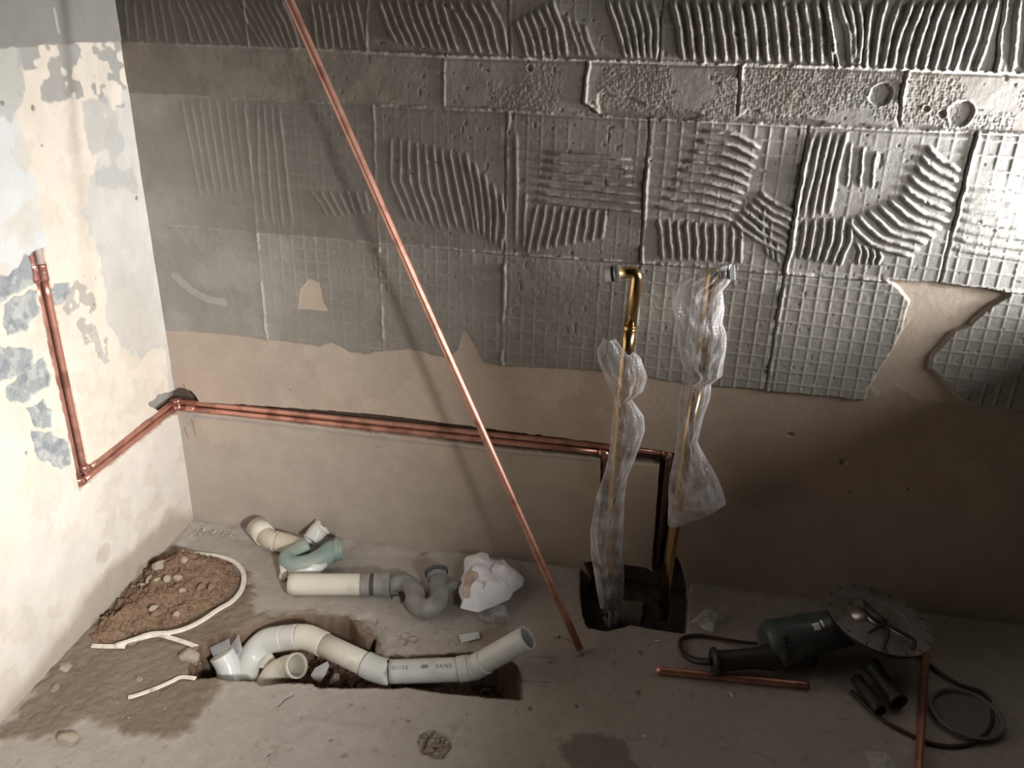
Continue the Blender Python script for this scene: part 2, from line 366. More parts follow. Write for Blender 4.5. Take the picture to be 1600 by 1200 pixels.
st += f([(1052, 0), (1062, 40), (1068, 94)], [(1290, 0), (1296, 40), (1300, 100)], 15, .0052, .0062); st += f([(1308, 0), (1324, 50), (1330, 104)], [(1338, 0), (1346, 40), (1340, 105)], 3, .0052, .006)
st += f([(1362, 0), (1354, 50), (1350, 106)], [(1405, 0), (1388, 50), (1378, 108)], 3, .0052, .006); st += f([(1425, 0), (1405, 50), (1392, 110)], [(1556, 0), (1540, 60), (1522, 112)], 9, .0055, .0065)
st += f([(1590, 0), (1585, 60), (1580, 110)], [(1660, 0), (1650, 60), (1640, 110)], 4, .0055, .005)
st += f([(283, 152), (300, 240), (313, 310)], [(380, 158), (388, 240), (396, 300)], 8, S, .0009); st += f([(402, 158), (404, 260), (412, 352)], [(434, 160), (446, 260), (457, 358)], 4, S, .0011)
st += f([(440, 182), (500, 192), (576, 200)], [(462, 292), (510, 296), (576, 300)], 9, .0035, .0010); st += f([(487, 300), (500, 318), (512, 338)], [(570, 296), (574, 318), (578, 330)], 7, S, .0020)
st += f([(612, 212), (612, 280), (638, 344)], [(716, 236), (730, 300), (742, 366)], 9, S, .0030); st += f([(728, 238), (738, 280), (748, 366)], [(784, 300), (790, 340), (783, 390)], 5, S, .0030)
st += f([(806, 205), (808, 300), (806, 386)], [(822, 300), (820, 340), (818, 390)], 2, S, .0025)
st += f([(852, 238), (920, 243), (985, 248)], [(836, 312), (920, 322), (1008, 330)], 7, .0042, .0065); st += f([(840, 318), (834, 350), (824, 394)], [(946, 328), (944, 350), (940, 372)], 9, S, .0034)
st += f([(1098, 204), (1150, 210), (1188, 232)], [(1024, 322), (1100, 330), (1150, 344)], 9, .0042, .0075); st += f([(1030, 342), (1034, 370), (1036, 404)], [(1158, 352), (1158, 380), (1156, 410)], 10, S, .0044)
st += f([(1188, 300), (1210, 316), (1240, 330)], [(1142, 342), (1180, 372), (1232, 398)], 6, .005, .0050); st += f([(1195, 320), (1190, 350), (1200, 400)], [(1215, 370), (1214, 390), (1216, 410)], 3, .004, .004)
st += f([(1270, 208), (1256, 270), (1242, 342)], [(1322, 206), (1306, 270), (1294, 334)], 5, .005, .0046); st += f([(1244, 345), (1240, 372), (1236, 400)], [(1330, 338), (1328, 372), (1312, 414)], 7, .0048, .0050)
st += f([(1322, 344), (1362, 382), (1425, 400)], [(1405, 303), (1435, 330), (1482, 346)], 6, .0052, .0060); st += f([(1412, 290), (1440, 312), (1486, 328)], [(1448, 228), (1470, 250), (1500, 266)], 5, .0052, .0050); st += f([(1336, 378), (1344, 390), (1340, 412)], [(1372, 390), (1376, 400), (1372, 412)], 4, .004, .004)
st += f([(1330, 222), (1326, 250), (1322, 292)], [(1368, 236), (1364, 262), (1362, 292)], 3, .003, .003); st += f([(1508, 296), (1550, 300), (1640, 310)], [(1486, 386), (1540, 396), (1640, 410)], 7, .0055, .0035)
RH = B.stamp(st)
cover = np.clip(B.stamp([(P_, .011, 1.0, q_) for P_, w_, h_, q_ in st if h_ > .0028]), 0, 1)
# square imprint of the old tiles: fine raised lines inside each tile
vj = {2: [[(382, 150), (402, 362)], [(583, 165), (592, 380)], [(795, 175), (790, 395)], [(1018, 186), (1003, 408)], [(1266, 197), (1228, 427)], [(1528, 206), (1470, 440)]],
      3: [[(402, 366), (417, 530)], [(592, 380), (600, 552)], [(790, 396), (785, 572)], [(1005, 410), (1001, 420), (988, 590)], [(1228, 428), (1212, 520), (1198, 612)]],
      1: [[(693, 90), (694, 165)], [(920, 97), (915, 160), (938, 178)], [(1160, 103), (1155, 180)], [(1420, 112), (1410, 150), (1408, 196)]],
      0: [[(577, 0), (572, 45), (575, 78)], [(797, 0), (800, 88)], [(1040, 0), (1032, 96)], [(1285, 0), (1302, 60), (1308, 104)], [(380, 0), (390, 70)], [(1572, 0), (1562, 60), (1555, 112)]]}
pitch = .0287
phx = np.abs(((U-.07+(vnoise(U, V, 2, 44)-.5)*.006)/pitch+.5) % 1-.5)*pitch; phz = np.abs(((V-1.24+.02*U)/pitch+.5) % 1-.5)*pitch
gridln = np.maximum(1-sstep(.0012, .0030, phx), 1-sstep(.0012, .0030, phz))
grid_on = adh*((row2 | row3)*1.0-row2*.6*(1-sstep(.7, 1.1, U)))*(.35+.65*sstep(.35, .6, vnoise(U, V, 8, 40)))*sstep(.10, .35, U)
grid_on = np.maximum(grid_on, adh*row3*sstep(1.0, 1.1, U))+adh*row0*.5*sstep(.5, .8, U)
grid_on = grid_on*(1-.75*cover)
B.H += gridln*grid_on*(.0005+.0007*sstep(1.0, 1.4, U))
B.col(gridln*grid_on*.22, (.38, .36, .33))
fine = np.maximum(np.sin(U/.0056*2*math.pi), np.sin(V/.0056*2*math.pi))
B.H += adh*row1*sstep(.35, .7, U)*((vnoise(U, V, 330, 50, 2)-.5)*.0022+fine*.0006*sstep(.9, 1.2, U))*sstep(.4, .5, vnoise(U, V, 9, 51))
B.H += adh*row3*(n3-.5)*.0006
B.H += -adh*sstep(.91, .95, vnoise(U, V, 110, 52, 1))*.0016*sstep(.3, .6, U)         # air pockets
# craters and scraped patches in the narrow row
for (cx, cy, rr) in [(1376, 148, .022), (1500, 176, .026), (827, 108, .006), (1470, 178, .008), (1445, 170, .006)]:
    c = B.proj(cx, cy); d = np.hypot(U-c[0]+B.wu*.01, V-c[1]+B.wv*.01); B.H -= adh*(1-sstep(rr*.85, rr, d))*.004; B.H += adh*(1-sstep(.0, .004, np.abs(d-rr)))*.001
scr = B.poly([(935, 146), (985, 152), (1015, 166), (1070, 170), (1100, 180), (1080, 187), (935, 180)], .01); B.H -= scr*.0035
scr = B.poly([(1165, 172), (1240, 182), (1290, 188), (1280, 196), (1150, 186)], .01); B.H -= scr*.003
B.H += RH*adh
# mortar crust along the joints
for pts, hh in ((r0, .0042), (r1, .0030), (r2, .0038)):
    q = [B.proj(*p) for p in pts]; d = ldist(U+B.wu*.002, V+B.wv*.004, q)
    on = sstep(.42, .52, vnoise(U, V, 30, int(hh*1e5)))*.8+.2
    B.H += adh*(1-sstep(.0015, .0042, d))*hh*on*(.3+.7*sstep(.3, 1.2, U))*(.6+.8*n3)
    dz = V-np.interp(U, [a[0] for a in q], [a[1] for a in q]); B.H -= adh*(1-sstep(.0, .0028, np.abs(dz+.0058)))*.0022*sstep(.4, .9, U)
    B.col(adh*(1-sstep(.0015, .004, d))*on*.45*(.35+.65*sstep(.3, 1.2, U)), (.46, .43, .39))
for r, ls in vj.items():
    for pts in ls:
        q = B.px(pts); d = ldist(U+B.wu*.006, V, q); on = sstep(.40, .55, vnoise(U, V, 26, r+60))
        on = on*(1 if (r == 3 or q[0][0] > 1.0) else .3)
        B.H += adh*(1-sstep(.001, .0040, d))*(.0006+.0042*on)*(.6+.8*n3); d2 = ldist(U+.0052+B.wu*.006, V, q); B.H -= adh*(1-sstep(.0008, .003, d2))*.0026*sstep(.6, 1.1, U)
        B.col(adh*(1-sstep(.001, .0035, d))*on*.4, (.45, .42, .38))
# smooth swiped marks
sw = B.line([(273, 432), (300, 455), (325, 468), (350, 473)], .009, .003); B.H += sw*.0006; B.col(sw*.6, (.42, .40, .37))
# loose chips of plaster
for (cx, cy, rr) in [(1236, 680, .011), (1318, 722, .011), (452, 610, .004), (590, 700, .006), (1330, 770, .006), (1420, 765, .006)]:
    c = B.proj(cx, cy); d = np.hypot(U-c[0]+B.wu*.012, (V-c[1])*1.6+B.wv*.01); B.H -= (1-sstep(rr*.6, rr, d))*.005
ck = B.line([(628, 712), (632, 750), (627, 800)], .0008, .004); B.H -= ck*.001
# plaster scar near the right patch
sc = B.poly([(1380, 440), (1575, 456), (1548, 475), (1515, 505), (1490, 515), (1455, 555), (1452, 580), (1480, 604), (1520, 634), (1440, 625), (1400, 600), (1370, 620), (1360, 600), (1420, 500)], .008, .003); B.col(sc*.8*(1-adh), (.56, .47, .39)); B.H -= sc*(1-adh)*.001
lowf = 1-sstep(-.0, .03, V+(n2-.5)*.06); B.col(lowf*.5, (.34, .30, .26))
# chases cut for the water pipes
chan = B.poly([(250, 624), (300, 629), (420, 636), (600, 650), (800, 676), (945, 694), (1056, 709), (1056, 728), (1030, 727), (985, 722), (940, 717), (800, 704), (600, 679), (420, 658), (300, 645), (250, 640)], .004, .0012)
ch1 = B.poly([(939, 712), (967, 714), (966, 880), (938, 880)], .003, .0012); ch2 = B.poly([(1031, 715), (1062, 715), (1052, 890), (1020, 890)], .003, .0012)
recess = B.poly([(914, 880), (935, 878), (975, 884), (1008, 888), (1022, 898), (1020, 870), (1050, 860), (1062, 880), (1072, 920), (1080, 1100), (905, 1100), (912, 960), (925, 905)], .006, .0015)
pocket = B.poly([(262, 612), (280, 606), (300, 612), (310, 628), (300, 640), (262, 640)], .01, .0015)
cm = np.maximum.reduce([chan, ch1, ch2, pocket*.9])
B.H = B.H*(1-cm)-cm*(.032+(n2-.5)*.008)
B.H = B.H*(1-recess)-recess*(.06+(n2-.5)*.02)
B.col(cm, (.11, .075, .06)); B.col(recess, (.09, .075, .065))  # darkness inside the chases and recess is painted into the wall colour
lowlip = B.line([(300, 650), (420, 663), (600, 686), (800, 708), (938, 720)], .004, .006, .003); B.col(lowlip*.6*(1-cm), (.30, .28, .27))  # greyish plaster lip, with the shadow band below the pipes painted in
spl = B.poly([(283, 640), (315, 642), (306, 655), (300, 668), (292, 664), (288, 690)], .01, .002); B.col(spl*.6, (.34, .33, .31))
for a, b in (((288, 668), (293, 685)), ((299, 655), (305, 680)), ((287, 600), (289, 614))):
    q = B.line([a, b], .0012, .001); B.col(q*.8, (.12, .12, .12)); B.H -= q*.001
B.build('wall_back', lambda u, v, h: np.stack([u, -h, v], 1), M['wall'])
# ---- left wall: u = y, v = z
CREAM = (.70, .63, .54); LG = (.46, .45, .43)
us = np.r_[np.arange(-2.7, -.95, .05), np.arange(-.93, .125, .0025)]; vs = np.r_[np.arange(-.18, 1.40, .0025), np.arange(1.42, 2.46, .04)]
A = Field(us, vs, lambda x, y: L(x, y)[[1, 2]]); A.nf = 0; A.flip = True
U, V = A.U, A.V; A.C[...] = CREAM
n1 = vnoise(U, V, 6, 71); n2 = vnoise(U, V, 20, 72); n3 = vnoise(U, V, 80, 73, 3)
A.H += (n1-.5)*.005+(n2-.5)*.0012+(n3-.5)*.0004
A.col((1-sstep(.32, .42, V+(n1-.5)*.25))*.75, (.68, .64, .59))
pale = A.poly([(-200, 200), (20, 160), (60, 300), (75, 390), (45, 400), (10, 470), (-60, 480), (-200, 470)], .03, .004); A.col(pale, (.62, .63, .62))
A.col(sstep(.55, .60, vnoise(U, V, 14, 74))*.5, (.60, .54, .46))
grey = A.poly([(128, 330), (150, 250), (175, 180), (200, 130), (240, 300), (262, 470), (285, 620), (262, 610), (255, 540), (215, 560), (190, 540), (165, 500), (155, 400)], .03, .003)
A.col(grey*.85, (.52, .51, .48)); A.col(grey*sstep(.5, .58, vnoise(U, V, 16, 75))*.6, (.60, .57, .53)); A.H += grey*.0012
# mottled scraped band and the cement coat above it
band = A.poly([(25, 62), (190, 62), (198, 130), (192, 170), (130, 150), (90, 160), (30, 150)], .01, .003)
A.col(band*(sstep(.44, .47, vnoise(U, V, 22, 76, 3))), (.37, .355, .33)); A.H += band*sstep(.44, .47, vnoise(U, V, 22, 76, 3))*.0012
g2 = A.poly([(-100, 70), (28, 70), (40, 150), (20, 190), (-100, 130)], .02, .003); A.col(g2*.8, (.44, .44, .42))
g3 = A.poly([(125, 155), (170, 150), (215, 290), (212, 300), (150, 290), (140, 235)], .02, .003); A.col(g3*.8*sstep(.38, .46, vnoise(U, V, 18, 77)), (.45, .44, .42))
top = A.poly([(-400, -200), (300, -200), (190, 62), (90, 66), (-100, 69), (-400, 72)], .003, .001, False)
zt = 1.2395
top = sstep(-.001, .001, V-zt+A.wv*.004); A.col(top, (.27, .255, .24)); A.H += top*.004
# exposed blocks under the broken plaster
blocks = [[(-40, 455), (0, 435), (30, 420), (38, 395), (52, 398), (58, 440), (30, 455), (0, 470), (-40, 490)], [(5, 475), (30, 462), (58, 452), (62, 490), (50, 500), (40, 515), (15, 525), (5, 500)],
          [(85, 442), (108, 442), (112, 462), (98, 475), (88, 474)], [(-60, 545), (0, 540), (25, 545), (52, 548), (55, 570), (20, 590), (-10, 600), (-60, 610)], [(8, 610), (30, 585), (70, 560), (82, 600), (60, 612), (40, 630), (15, 622)],
          [(40, 640), (70, 628), (85, 645), (80, 670), (60, 668)], [(50, 672), (80, 678), (108, 690), (112, 725), (95, 735), (62, 715)]]
bl = np.zeros(U.shape)
for b in blocks: bl = np.maximum(bl, A.poly(b, .016, .0015))
A.H -= bl*(.004+(n3-.5)*.004); A.col(bl, (.31, .33, .34)); A.col(bl*sstep(.5, .6, vnoise(U, V, 60, 78)), (.42, .43, .42)); A.col(bl*(1-sstep(.36, .44, vnoise(U, V, 50, 79)))*.6, (.2, .22, .24))
spots = A.poly([(115, 440), (130, 430), (165, 500), (172, 560), (150, 560), (100, 480)], .02, .004)*sstep(.53, .57, vnoise(U, V, 45, 80, 3)); A.col(spots*.7, (.33, .32, .30)); A.H -= spots*.0015
dr = A.poly([(140, 505), (150, 508), (158, 540), (172, 565), (165, 570), (150, 550)], .012, .002); A.col(dr*.7, (.38, .37, .35))
for (cx, cy, rr) in [(54, 170, .006), (67, 227, .0035), (5, 162, .006), (150, 434, .0035), (149, 477, .0032), (148, 371, .002), (213, 308, .006), (163, 865, .03), (44, 708, .006)]:
    c = A.proj(cx, cy); d = np.hypot(U-c[0]+A.wu*.01, V-c[1]+A.wv*.01); k = 1-sstep(rr*.6, rr, d)
    if rr < .02: A.H -= k*.003; A.col(k*.8, (.16, .13, .11))
    else: A.col(k*.5, (.45, .39, .32))
s1 = A.line([(83, 14), (90, 50)], .003, .002); A.col(s1*.8, (.5, .48, .46))
# dirt splashed up from the floor
dz = V-.005-.10*sstep(-.75, -.3, U)*(1-sstep(-.12, .0, U))*n1*1.6; A.col((1-sstep(0, .05, dz))*.8, (.38, .32, .26))
vch = A.poly([(46, 400), (84, 398), (104, 500), (148, 706), (140, 745), (118, 745), (104, 690), (70, 530)], .006, .0015)
# world-space trough for the level run
hch = sstep(-.0012, .0012, .019-np.abs(V-.357)+A.wv*.003)*sstep(-.402, -.398, U)
pk = A.poly([(232, 632), (250, 618), (268, 612), (300, 600), (310, 640), (262, 650)], .01, .002)
vw = sstep(-.0012, .0012, .021-np.abs(U+.378)+A.wu*.004)*sstep(.338, .342, V)*(1-sstep(.86, .872, V+A.wv*.006))
c_ = np.maximum.reduce([vw, hch, pk*.8]); A.H = A.H*(1-c_)-c_*(.026+(n2-.5)*.006); A.col(c_, (.15, .10, .08)); A.col(np.clip(pk-hch, 0, 1), (.30, .29, .28))
A.build('wall_left', lambda u, v, h: np.stack([h, u, v], 1), M['wall'])
# ---- floor: u = x, v = y
us = np.arange(-.06, 2.26, .003); vs = np.r_[np.arange(-2.7, -1.02, .05), np.arange(-1.0, .10, .003)]
Fd = Field(us, vs, lambda x, y: G(x, y)[[0, 1]]); Fd.nf = 0; Fd.flip = False
U, V = Fd.U, Fd.V; Fd.C[...] = (.41, .372, .335)
n1 = vnoise(U, V, 5, 91); n2 = vnoise(U, V, 20, 92); n3 = vnoise(U, V, 90, 93, 3)
Fd.H += (n1-.5)*.007+(n2-.5)*.0018+(n3-.5)*.0007
Fd.col(sstep(.5, .65, vnoise(U, V, 6, 94))*.35, (.46, .42, .38)); Fd.col(sstep(.52, .62, vnoise(U, V, 25, 95))*.12, (.31, .27, .23))
Fd.col(sstep(.74, .79, vnoise(U, V, 70, 96, 3))*.4, (.24, .20, .17))
mud = Fd.poly([(-40, 1180), (10, 1140), (100, 1030), (180, 925), (270, 855), (330, 868), (390, 900), (400, 960), (470, 955), (560, 962), (600, 1000), (560, 1040), (400, 1060), (350, 1062), (335, 1090), (300, 1145), (250, 1160), (180, 1140), (130, 1125), (90, 1150), (20, 1155)], .03, .012)
Fd.col(mud*.92, (.20, .155, .11)); Fd.col(mud*sstep(.45, .6, vnoise(U, V, 12, 97))*.4, (.27, .22, .17)); Fd.H += mud*(.004+(n3-.5)*.004)
cor = 1-sstep(.0, .05, np.minimum(U, -V)+(n2-.5)*.05); Fd.H += cor*.008
wet = Fd.poly([(872, 1165), (900, 1148), (940, 1146), (975, 1160), (990, 1185), (1010, 1215), (900, 1230), (885, 1190)], .02, .006); Fd.col(wet*.65, (.16, .12, .10))
w2 = Fd.poly([(745, 985), (790, 975), (800, 1000), (770, 1020), (748, 1008)], .02, .006); Fd.col(w2*.5, (.24, .19, .16))
rub = Fd.poly([(652, 1150), (675, 1140), (698, 1148), (703, 1170), (690, 1185), (660, 1180)], .015, .003); Fd.H -= rub*.006; Fd.col(rub*.7, (.28, .24, .20))
cg = Fd.poly([(618, 988), (655, 990), (662, 1002), (625, 1006)], .02, .003)*sstep(.5, .6, vnoise(U, V, 140, 98, 2)); Fd.H -= cg*.004; Fd.col(cg*.5, (.25, .2, .17))
pat = Fd.poly([(606, 1008), (650, 1010), (650, 1022), (606, 1022)], .004, .003); Fd.col(pat*.6, (.50, .47, .42))
stp = Fd.poly([(456, 1070), (463, 1120), (600, 1135), (600, 1080)], .01, .01); Fd.H -= stp*.002
for pts in ([(434, 1102), (445, 1092), (458, 1085)], [(818, 1026), (875, 1029)], [(812, 1064), (860, 1066)], [(885, 998), (898, 1004)]):
    q = Fd.line(pts, .0016, .003); Fd.H -= q*.004; Fd.col(q*.6, (.2, .16, .13))
for (cx, cy, rr) in [(519, 1157, .005), (538, 1178, .009), (546, 1100, .004), (637, 1126, .006), (730, 1117, .003), (830, 1108, .008), (998, 1080, .008), (905, 1103, .006), (663, 866, .012), (548, 858, .004), (1002, 1018, .010), (870, 996, .006), (420, 1178, .006), (700, 1240, .01)]:
    c = Fd.proj(cx, cy); d = np.hypot(U-c[0]+Fd.wu*.012, V-c[1]+Fd.wv*.012); k = 1-sstep(rr*.5, rr, d); Fd.H -= k*.003; Fd.col(k*.6, (.2, .16, .13))
TR = [(296, 1062), (335, 1059), (400, 1062), (408, 1068), (445, 1064), (490, 1067), (500, 1072), (640, 1073), (700, 1081), (760, 1088), (812, 1092), (812, 1062), (803, 1040), (780, 1020), (720, 1022), (640, 1026), (600, 1024), (585, 1018), (586, 992), (570, 1000), (558, 985), (545, 966), (500, 962), (455, 962), (420, 970), (385, 985), (350, 992), (322, 1005), (310, 1020), (300, 1040)]
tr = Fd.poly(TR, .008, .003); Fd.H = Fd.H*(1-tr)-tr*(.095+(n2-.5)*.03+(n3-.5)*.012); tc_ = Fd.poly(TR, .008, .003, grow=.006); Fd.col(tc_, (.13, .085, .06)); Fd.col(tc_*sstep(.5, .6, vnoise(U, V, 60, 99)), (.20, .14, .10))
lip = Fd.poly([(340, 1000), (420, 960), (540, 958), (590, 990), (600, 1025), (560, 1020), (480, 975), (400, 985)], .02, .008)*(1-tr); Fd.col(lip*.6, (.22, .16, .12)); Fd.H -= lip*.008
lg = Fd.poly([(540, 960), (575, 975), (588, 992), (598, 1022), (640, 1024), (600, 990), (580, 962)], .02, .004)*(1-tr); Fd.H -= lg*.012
pit = Fd.poly([(908, 880), (1078, 905), (1072, 990), (1040, 986), (985, 976), (950, 986), (920, 982), (912, 960), (908, 920)], .006, .002)
pit = np.maximum(pit, sstep(-.002, .002, .13-np.abs(U-1.222))*sstep(-.01, 0, V))
ledge = Fd.poly([(972, 915), (1010, 920), (1006, 950), (972, 945)], .01, .003)
Fd.H = Fd.H*(1-pit)-pit*(.055+(n2-.5)*.02-.012*ledge); Fd.col(pit, (.075, .062, .053)); Fd.col(pit*ledge, (.16, .14, .12))  # shade in the pit painted near black, ledge a little lighter
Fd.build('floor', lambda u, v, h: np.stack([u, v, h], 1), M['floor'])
# ---- right wall with the window opening, ceiling
def boxes(bl, smooth=False):
    V = []; Fc = []
    for (x0, x1, y0, y1, z0_, z1_) in bl:
        o = len(V); V += [(x, y, z) for x in (x0, x1) for y in (y0, y1) for z in (z0_, z1_)]
        Fc += [tuple(o+i for i in q) for q in ((0, 1, 3, 2), (4, 6, 7, 5), (0, 4, 5, 1), (2, 3, 7, 6), (0, 2, 6, 4), (1, 5, 7, 3))]
    return V, Fc
M['plain'] = mat('low_bounce_plaster', (.12, .098, .082), .95, noise=.15, nscale=8, bump=.004, bscale=30, spec=.1)  # unseen right wall and ceiling coloured near-dark to cut bounced light
WX0, WX1, WY0, WY1, WZ0, WZ1 = 2.20, 2.36, -1.15, -.03, .83, 1.30
V_, F2 = boxes([(WX0, WX1, -2.7, WY0, -.1, 2.46), (WX0, WX1, WY1, .1, -.1, 2.46), (WX0, WX1, WY0, WY1, -.1, WZ0), (WX0, WX1, WY0, WY1, WZ1, 2.46)])
tag(link('wall_right', mesh_from(V_, F2, False), M['plain']), kind='structure')
V_, F2 = boxes([(-.1, 2.36, -2.7, .1, 2.44, 2.54)]); tag(link('ceiling', mesh_from(V_, F2, False), M['plain']), kind='structure')
#@@OBJECTS
# =================================================================== objects
def Wp(x, y, Y): return W(x, y, Y)
# ---- leaning copper pole
t = empty('copper_pipe', tuple(G(906, 1016)), 'long straight bare copper pipe leaning diagonally across the wall from the floor', 'pipe')
foot = G(906, 1014, .010); q_ = Wp(452, 0, -.145); topw = foot+(q_-foot)*((-.012-foot[1])/(q_[1]-foot[1]))
tube('pipe_tube', [foot*(1-k)+topw*k for k in np.linspace(0, 1, 60)], .0084, M['copper'], t, 24, wall=.0012)
# ---- two copper water lines let into the wall chases
def line3(name, pts, label, group, dull, top_len, m1='copper'):
    pass
zu, zl, ry = .3655, .3475, .0092
def pl(pts): return [np.array(p, float) for p in pts]
def seg(parent, a, b, m='copper', r=.0076, name='pipe_section'):
    a = np.array(a, float); b = np.array(b, float)
    return tube(name, [a*(1-k)+b*k for k in np.linspace(0, 1, 14)], r, M[m], parent, 18)
def collar(parent, a, b, m='solder', r=.0094, name='coupling'):
    a = np.array(a, float); b = np.array(b, float); n = 9
    rr = [r*.93, r*1.05, r, r, r, r, r, r*1.05, r*.93]
    return tube(name, [a*(1-k)+b*k for k in np.linspace(0, 1, n)], rr, M[m], parent, 20)
def elbow(parent, a, c, b, m='solder', r=.0094, name='elbow'):
    p = fillet([a, c, b], .011, 8); rr = np.full(len(p), r); rr[0] = rr[-1] = r*1.06
    return tube(name, p, rr, M[m], parent, 20)
def zat(px, py): return W(px, py)[2]
def run(z, ylef, xleft, ytop, lab, rough_top, xend, zend, zsh):
    """left riser -> level run on left wall -> corner -> run on back wall -> chase down"""
    e = empty('copper_water_line', (xleft, ylef, z), lab, 'pipe', 'copper water lines in the wall chases')
    X0 = xleft
    T = [X0, ylef, ytop]; 
    # riser on the left wall
    ctop = ytop-.035
    seg(e, (X0, ylef, z+.012), (X0, ylef, ctop-.03)); collar(e, (X0, ylef, ctop-.034), (X0, ylef, ctop+.004), 'solder' if not rough_top else 'solder')
    seg(e, (X0, ylef, ctop), (X0, ylef, ytop), 'solder' if not rough_top else 'grey_copper', .0078, 'pipe_stub')
    elbow(e, (X0, ylef, z+.016), (X0, ylef, z), (X0, ylef+.016, z))
    seg(e, (X0, ylef+.012, z), (X0, ry-.016, z))
    elbow(e, (X0, ry-.017, z), (X0, ry, z), (X0+.017, ry, z), 'solder')
    zz = z+zsh
    collar(e, (X0+.03, ry, z), (X0+.055, ry, z), 'copper', .0092) if not rough_top else None
    seg(e, (X0+.012, ry, z), (xend-.014, ry, zz))
    elbow(e, (xend-.017, ry, zz), (xend, ry, zz), (xend, ry, zz-.017))
    seg(e, (xend, ry, zz-.012), (xend, ry+.004, zend), 'copper_dark')
    return e
run(zl, -.3905, -.009, .878, 'copper water line with the left riser, its level run the lower of the two', False, 1.118, .05, .001)
run(zu, -.3655, -.009, .872, 'copper water line with plaster-smeared riser top, its level run the upper of the two', True, 1.268, .03, .001)
# ---- gold risers
def riser(lab, px, nutp, Y, m='brass', step=None):
    P = [Wp(x, y, Y) for x, y in px]
    e = empty('brass_riser_pipe', tuple(P[-1]), lab, 'pipe')
    bend = P[0]; down = P[1:]
    tail = Wp(*nutp, Y)
    body = fillet([tail, bend, down[0]], .030, 12)
    if step is not None:
        tube('bent_tube', np.vstack([body, down[step][None]]), .0125, M[m], e, 28)
        tube('straight_tube', [down[step]+np.array([0, 0, .002])]+list(down[step+1:]), .0136, M[m], e, 28)
        collar(e, down[step]+np.array([0, 0, .004]), down[step]-np.array([0, 0, .004]), m, .0140, 'collar')
    else:
        tube('bent_tube', np.vstack([body, down[1][None]]), .0128, M[m], e, 28)
        tube('straight_tube', down[1:], .0128, M[m], e, 28)
    ax = tail-bend; ax /= np.linalg.norm(ax)
    lathe('nut', tail-ax*.004, ax, [(0, .013), (0, .0175), (.002, .0185), (.010, .0185), (.012, .0175), (.012, .0145), (.013, .0145)], M['chrome'], e, 28)
    lathe('seal_ring', tail+ax*.0095, ax, [(0, .0150), (.001, .0165), (.003, .0165), (.004, .0150)], M['black'], e, 28)
    lathe('cap', tail+ax*.0135, ax, [(0, .0148), (.001, .0160), (.011, .0160), (.012, .0150), (.0122, .0105), (.009, .010), (.009, .0)], M['seal'], e, 28)
    lathe('base_coupling', P[-1]+np.array([0, 0, -.035]), (0, 0, 1), [(0, .010), (0, .016), (.03, .0165), (.034, .0150)], M['black'], e, 24)
    return e
Y1, Y2 = -.125, -.105
riser('left gold riser pipe with its bare top elbow turned to the left', [(996, 424), (993, 450), (984, 511), (980, 545), (969, 640), (960, 760), (952, 880), (950, 940)], (966, 427), Y1, step=1)
riser('right gold riser pipe with a bare lower end standing in the floor pit', [(1113, 428), (1108, 470), (1090, 600), (1073, 690), (1059, 790), (1047, 870), (1036, 946)], (1128, 427), Y2)
# ---- bubble wrap sleeves
def wrap(name, lab, prof, Y, mt, seed, folds, depth=.55, parts=None):
    """prof: (py, x left, x right) traced; real sleeve with depth, folds and ragged ends"""
    rg = np.random.RandomState(seed); rows = []
    ys = np.array([p[0] for p in prof], float); xl = np.array([p[1] for p in prof], float); xr = np.array([p[2] for p in prof], float)
    n = 150; seg_ = 96
    yy = np.linspace(ys[0], ys[-1], n); XL = np.interp(yy, ys, xl); XR = np.interp(yy, ys, xr)
    V = []; Fc = []
    th = np.linspace(0, 2*math.pi, seg_, endpoint=False)
    TH, II = np.meshgrid(th, np.arange(n)); CT = np.cos(TH)
    QA = vnoise(CT*1.3+5, np.sin(TH)*1.3+II*.055+seed, 1.6, seed, 4, .6)
    QB = np.abs(vnoise(CT*1.2+7, np.sin(TH)*1.2+9+II*.06+CT*.9, 2.3, seed+5, 3)-.5)
    for i in range(n):
        a = Wp(XL[i], yy[i], Y); b = Wp(XR[i], yy[i], Y); c = (a+b)/2; hw = np.linalg.norm(b-a)/2
        dp = min(.042, max(.017, hw*depth)); ux = (b-a)/(2*hw+1e-9)
        for s in range(seg_):
            t_ = th[s]; q = QA[i, s]; q2 = QB[i, s]
            k = 1+folds*(q-.5)*1.5-folds*q2*.9
            kx = 1+folds*(q-.5)*.35
            V.append(c+ux*hw*math.cos(t_)*kx+np.array([0, 1, 0])*dp*math.sin(t_)*k)
    for i in range(n-1):
        for s in range(seg_):
            s2 = (s+1) % seg_; Fc.append((i*seg_+s, i*seg_+s2, (i+1)*seg_+s2, (i+1)*seg_+s))
    me = mesh_from(V, Fc, name=name); o = link(name, me, M[mt]); tag(o, lab, 'bubble wrap'); return o
w = wrap('bubble_wrap', 'long bubble wrap sleeve on the left gold riser, trailing into the floor pit', [(528, 944, 962), (546, 934, 985), (560, 935, 1002), (590, 946, 1011), (612, 956, 1005), (624, 960, 986), (650, 957, 1006), (672, 955, 1008), (700, 953, 999), (722, 949, 990), (745, 942, 980), (775, 932, 976), (830, 923, 974), (870, 924, 972), (900, 929, 975), (930, 934, 974), (955, 940, 970), (985, 948, 962)], Y1, 'wrap', 3, .42)
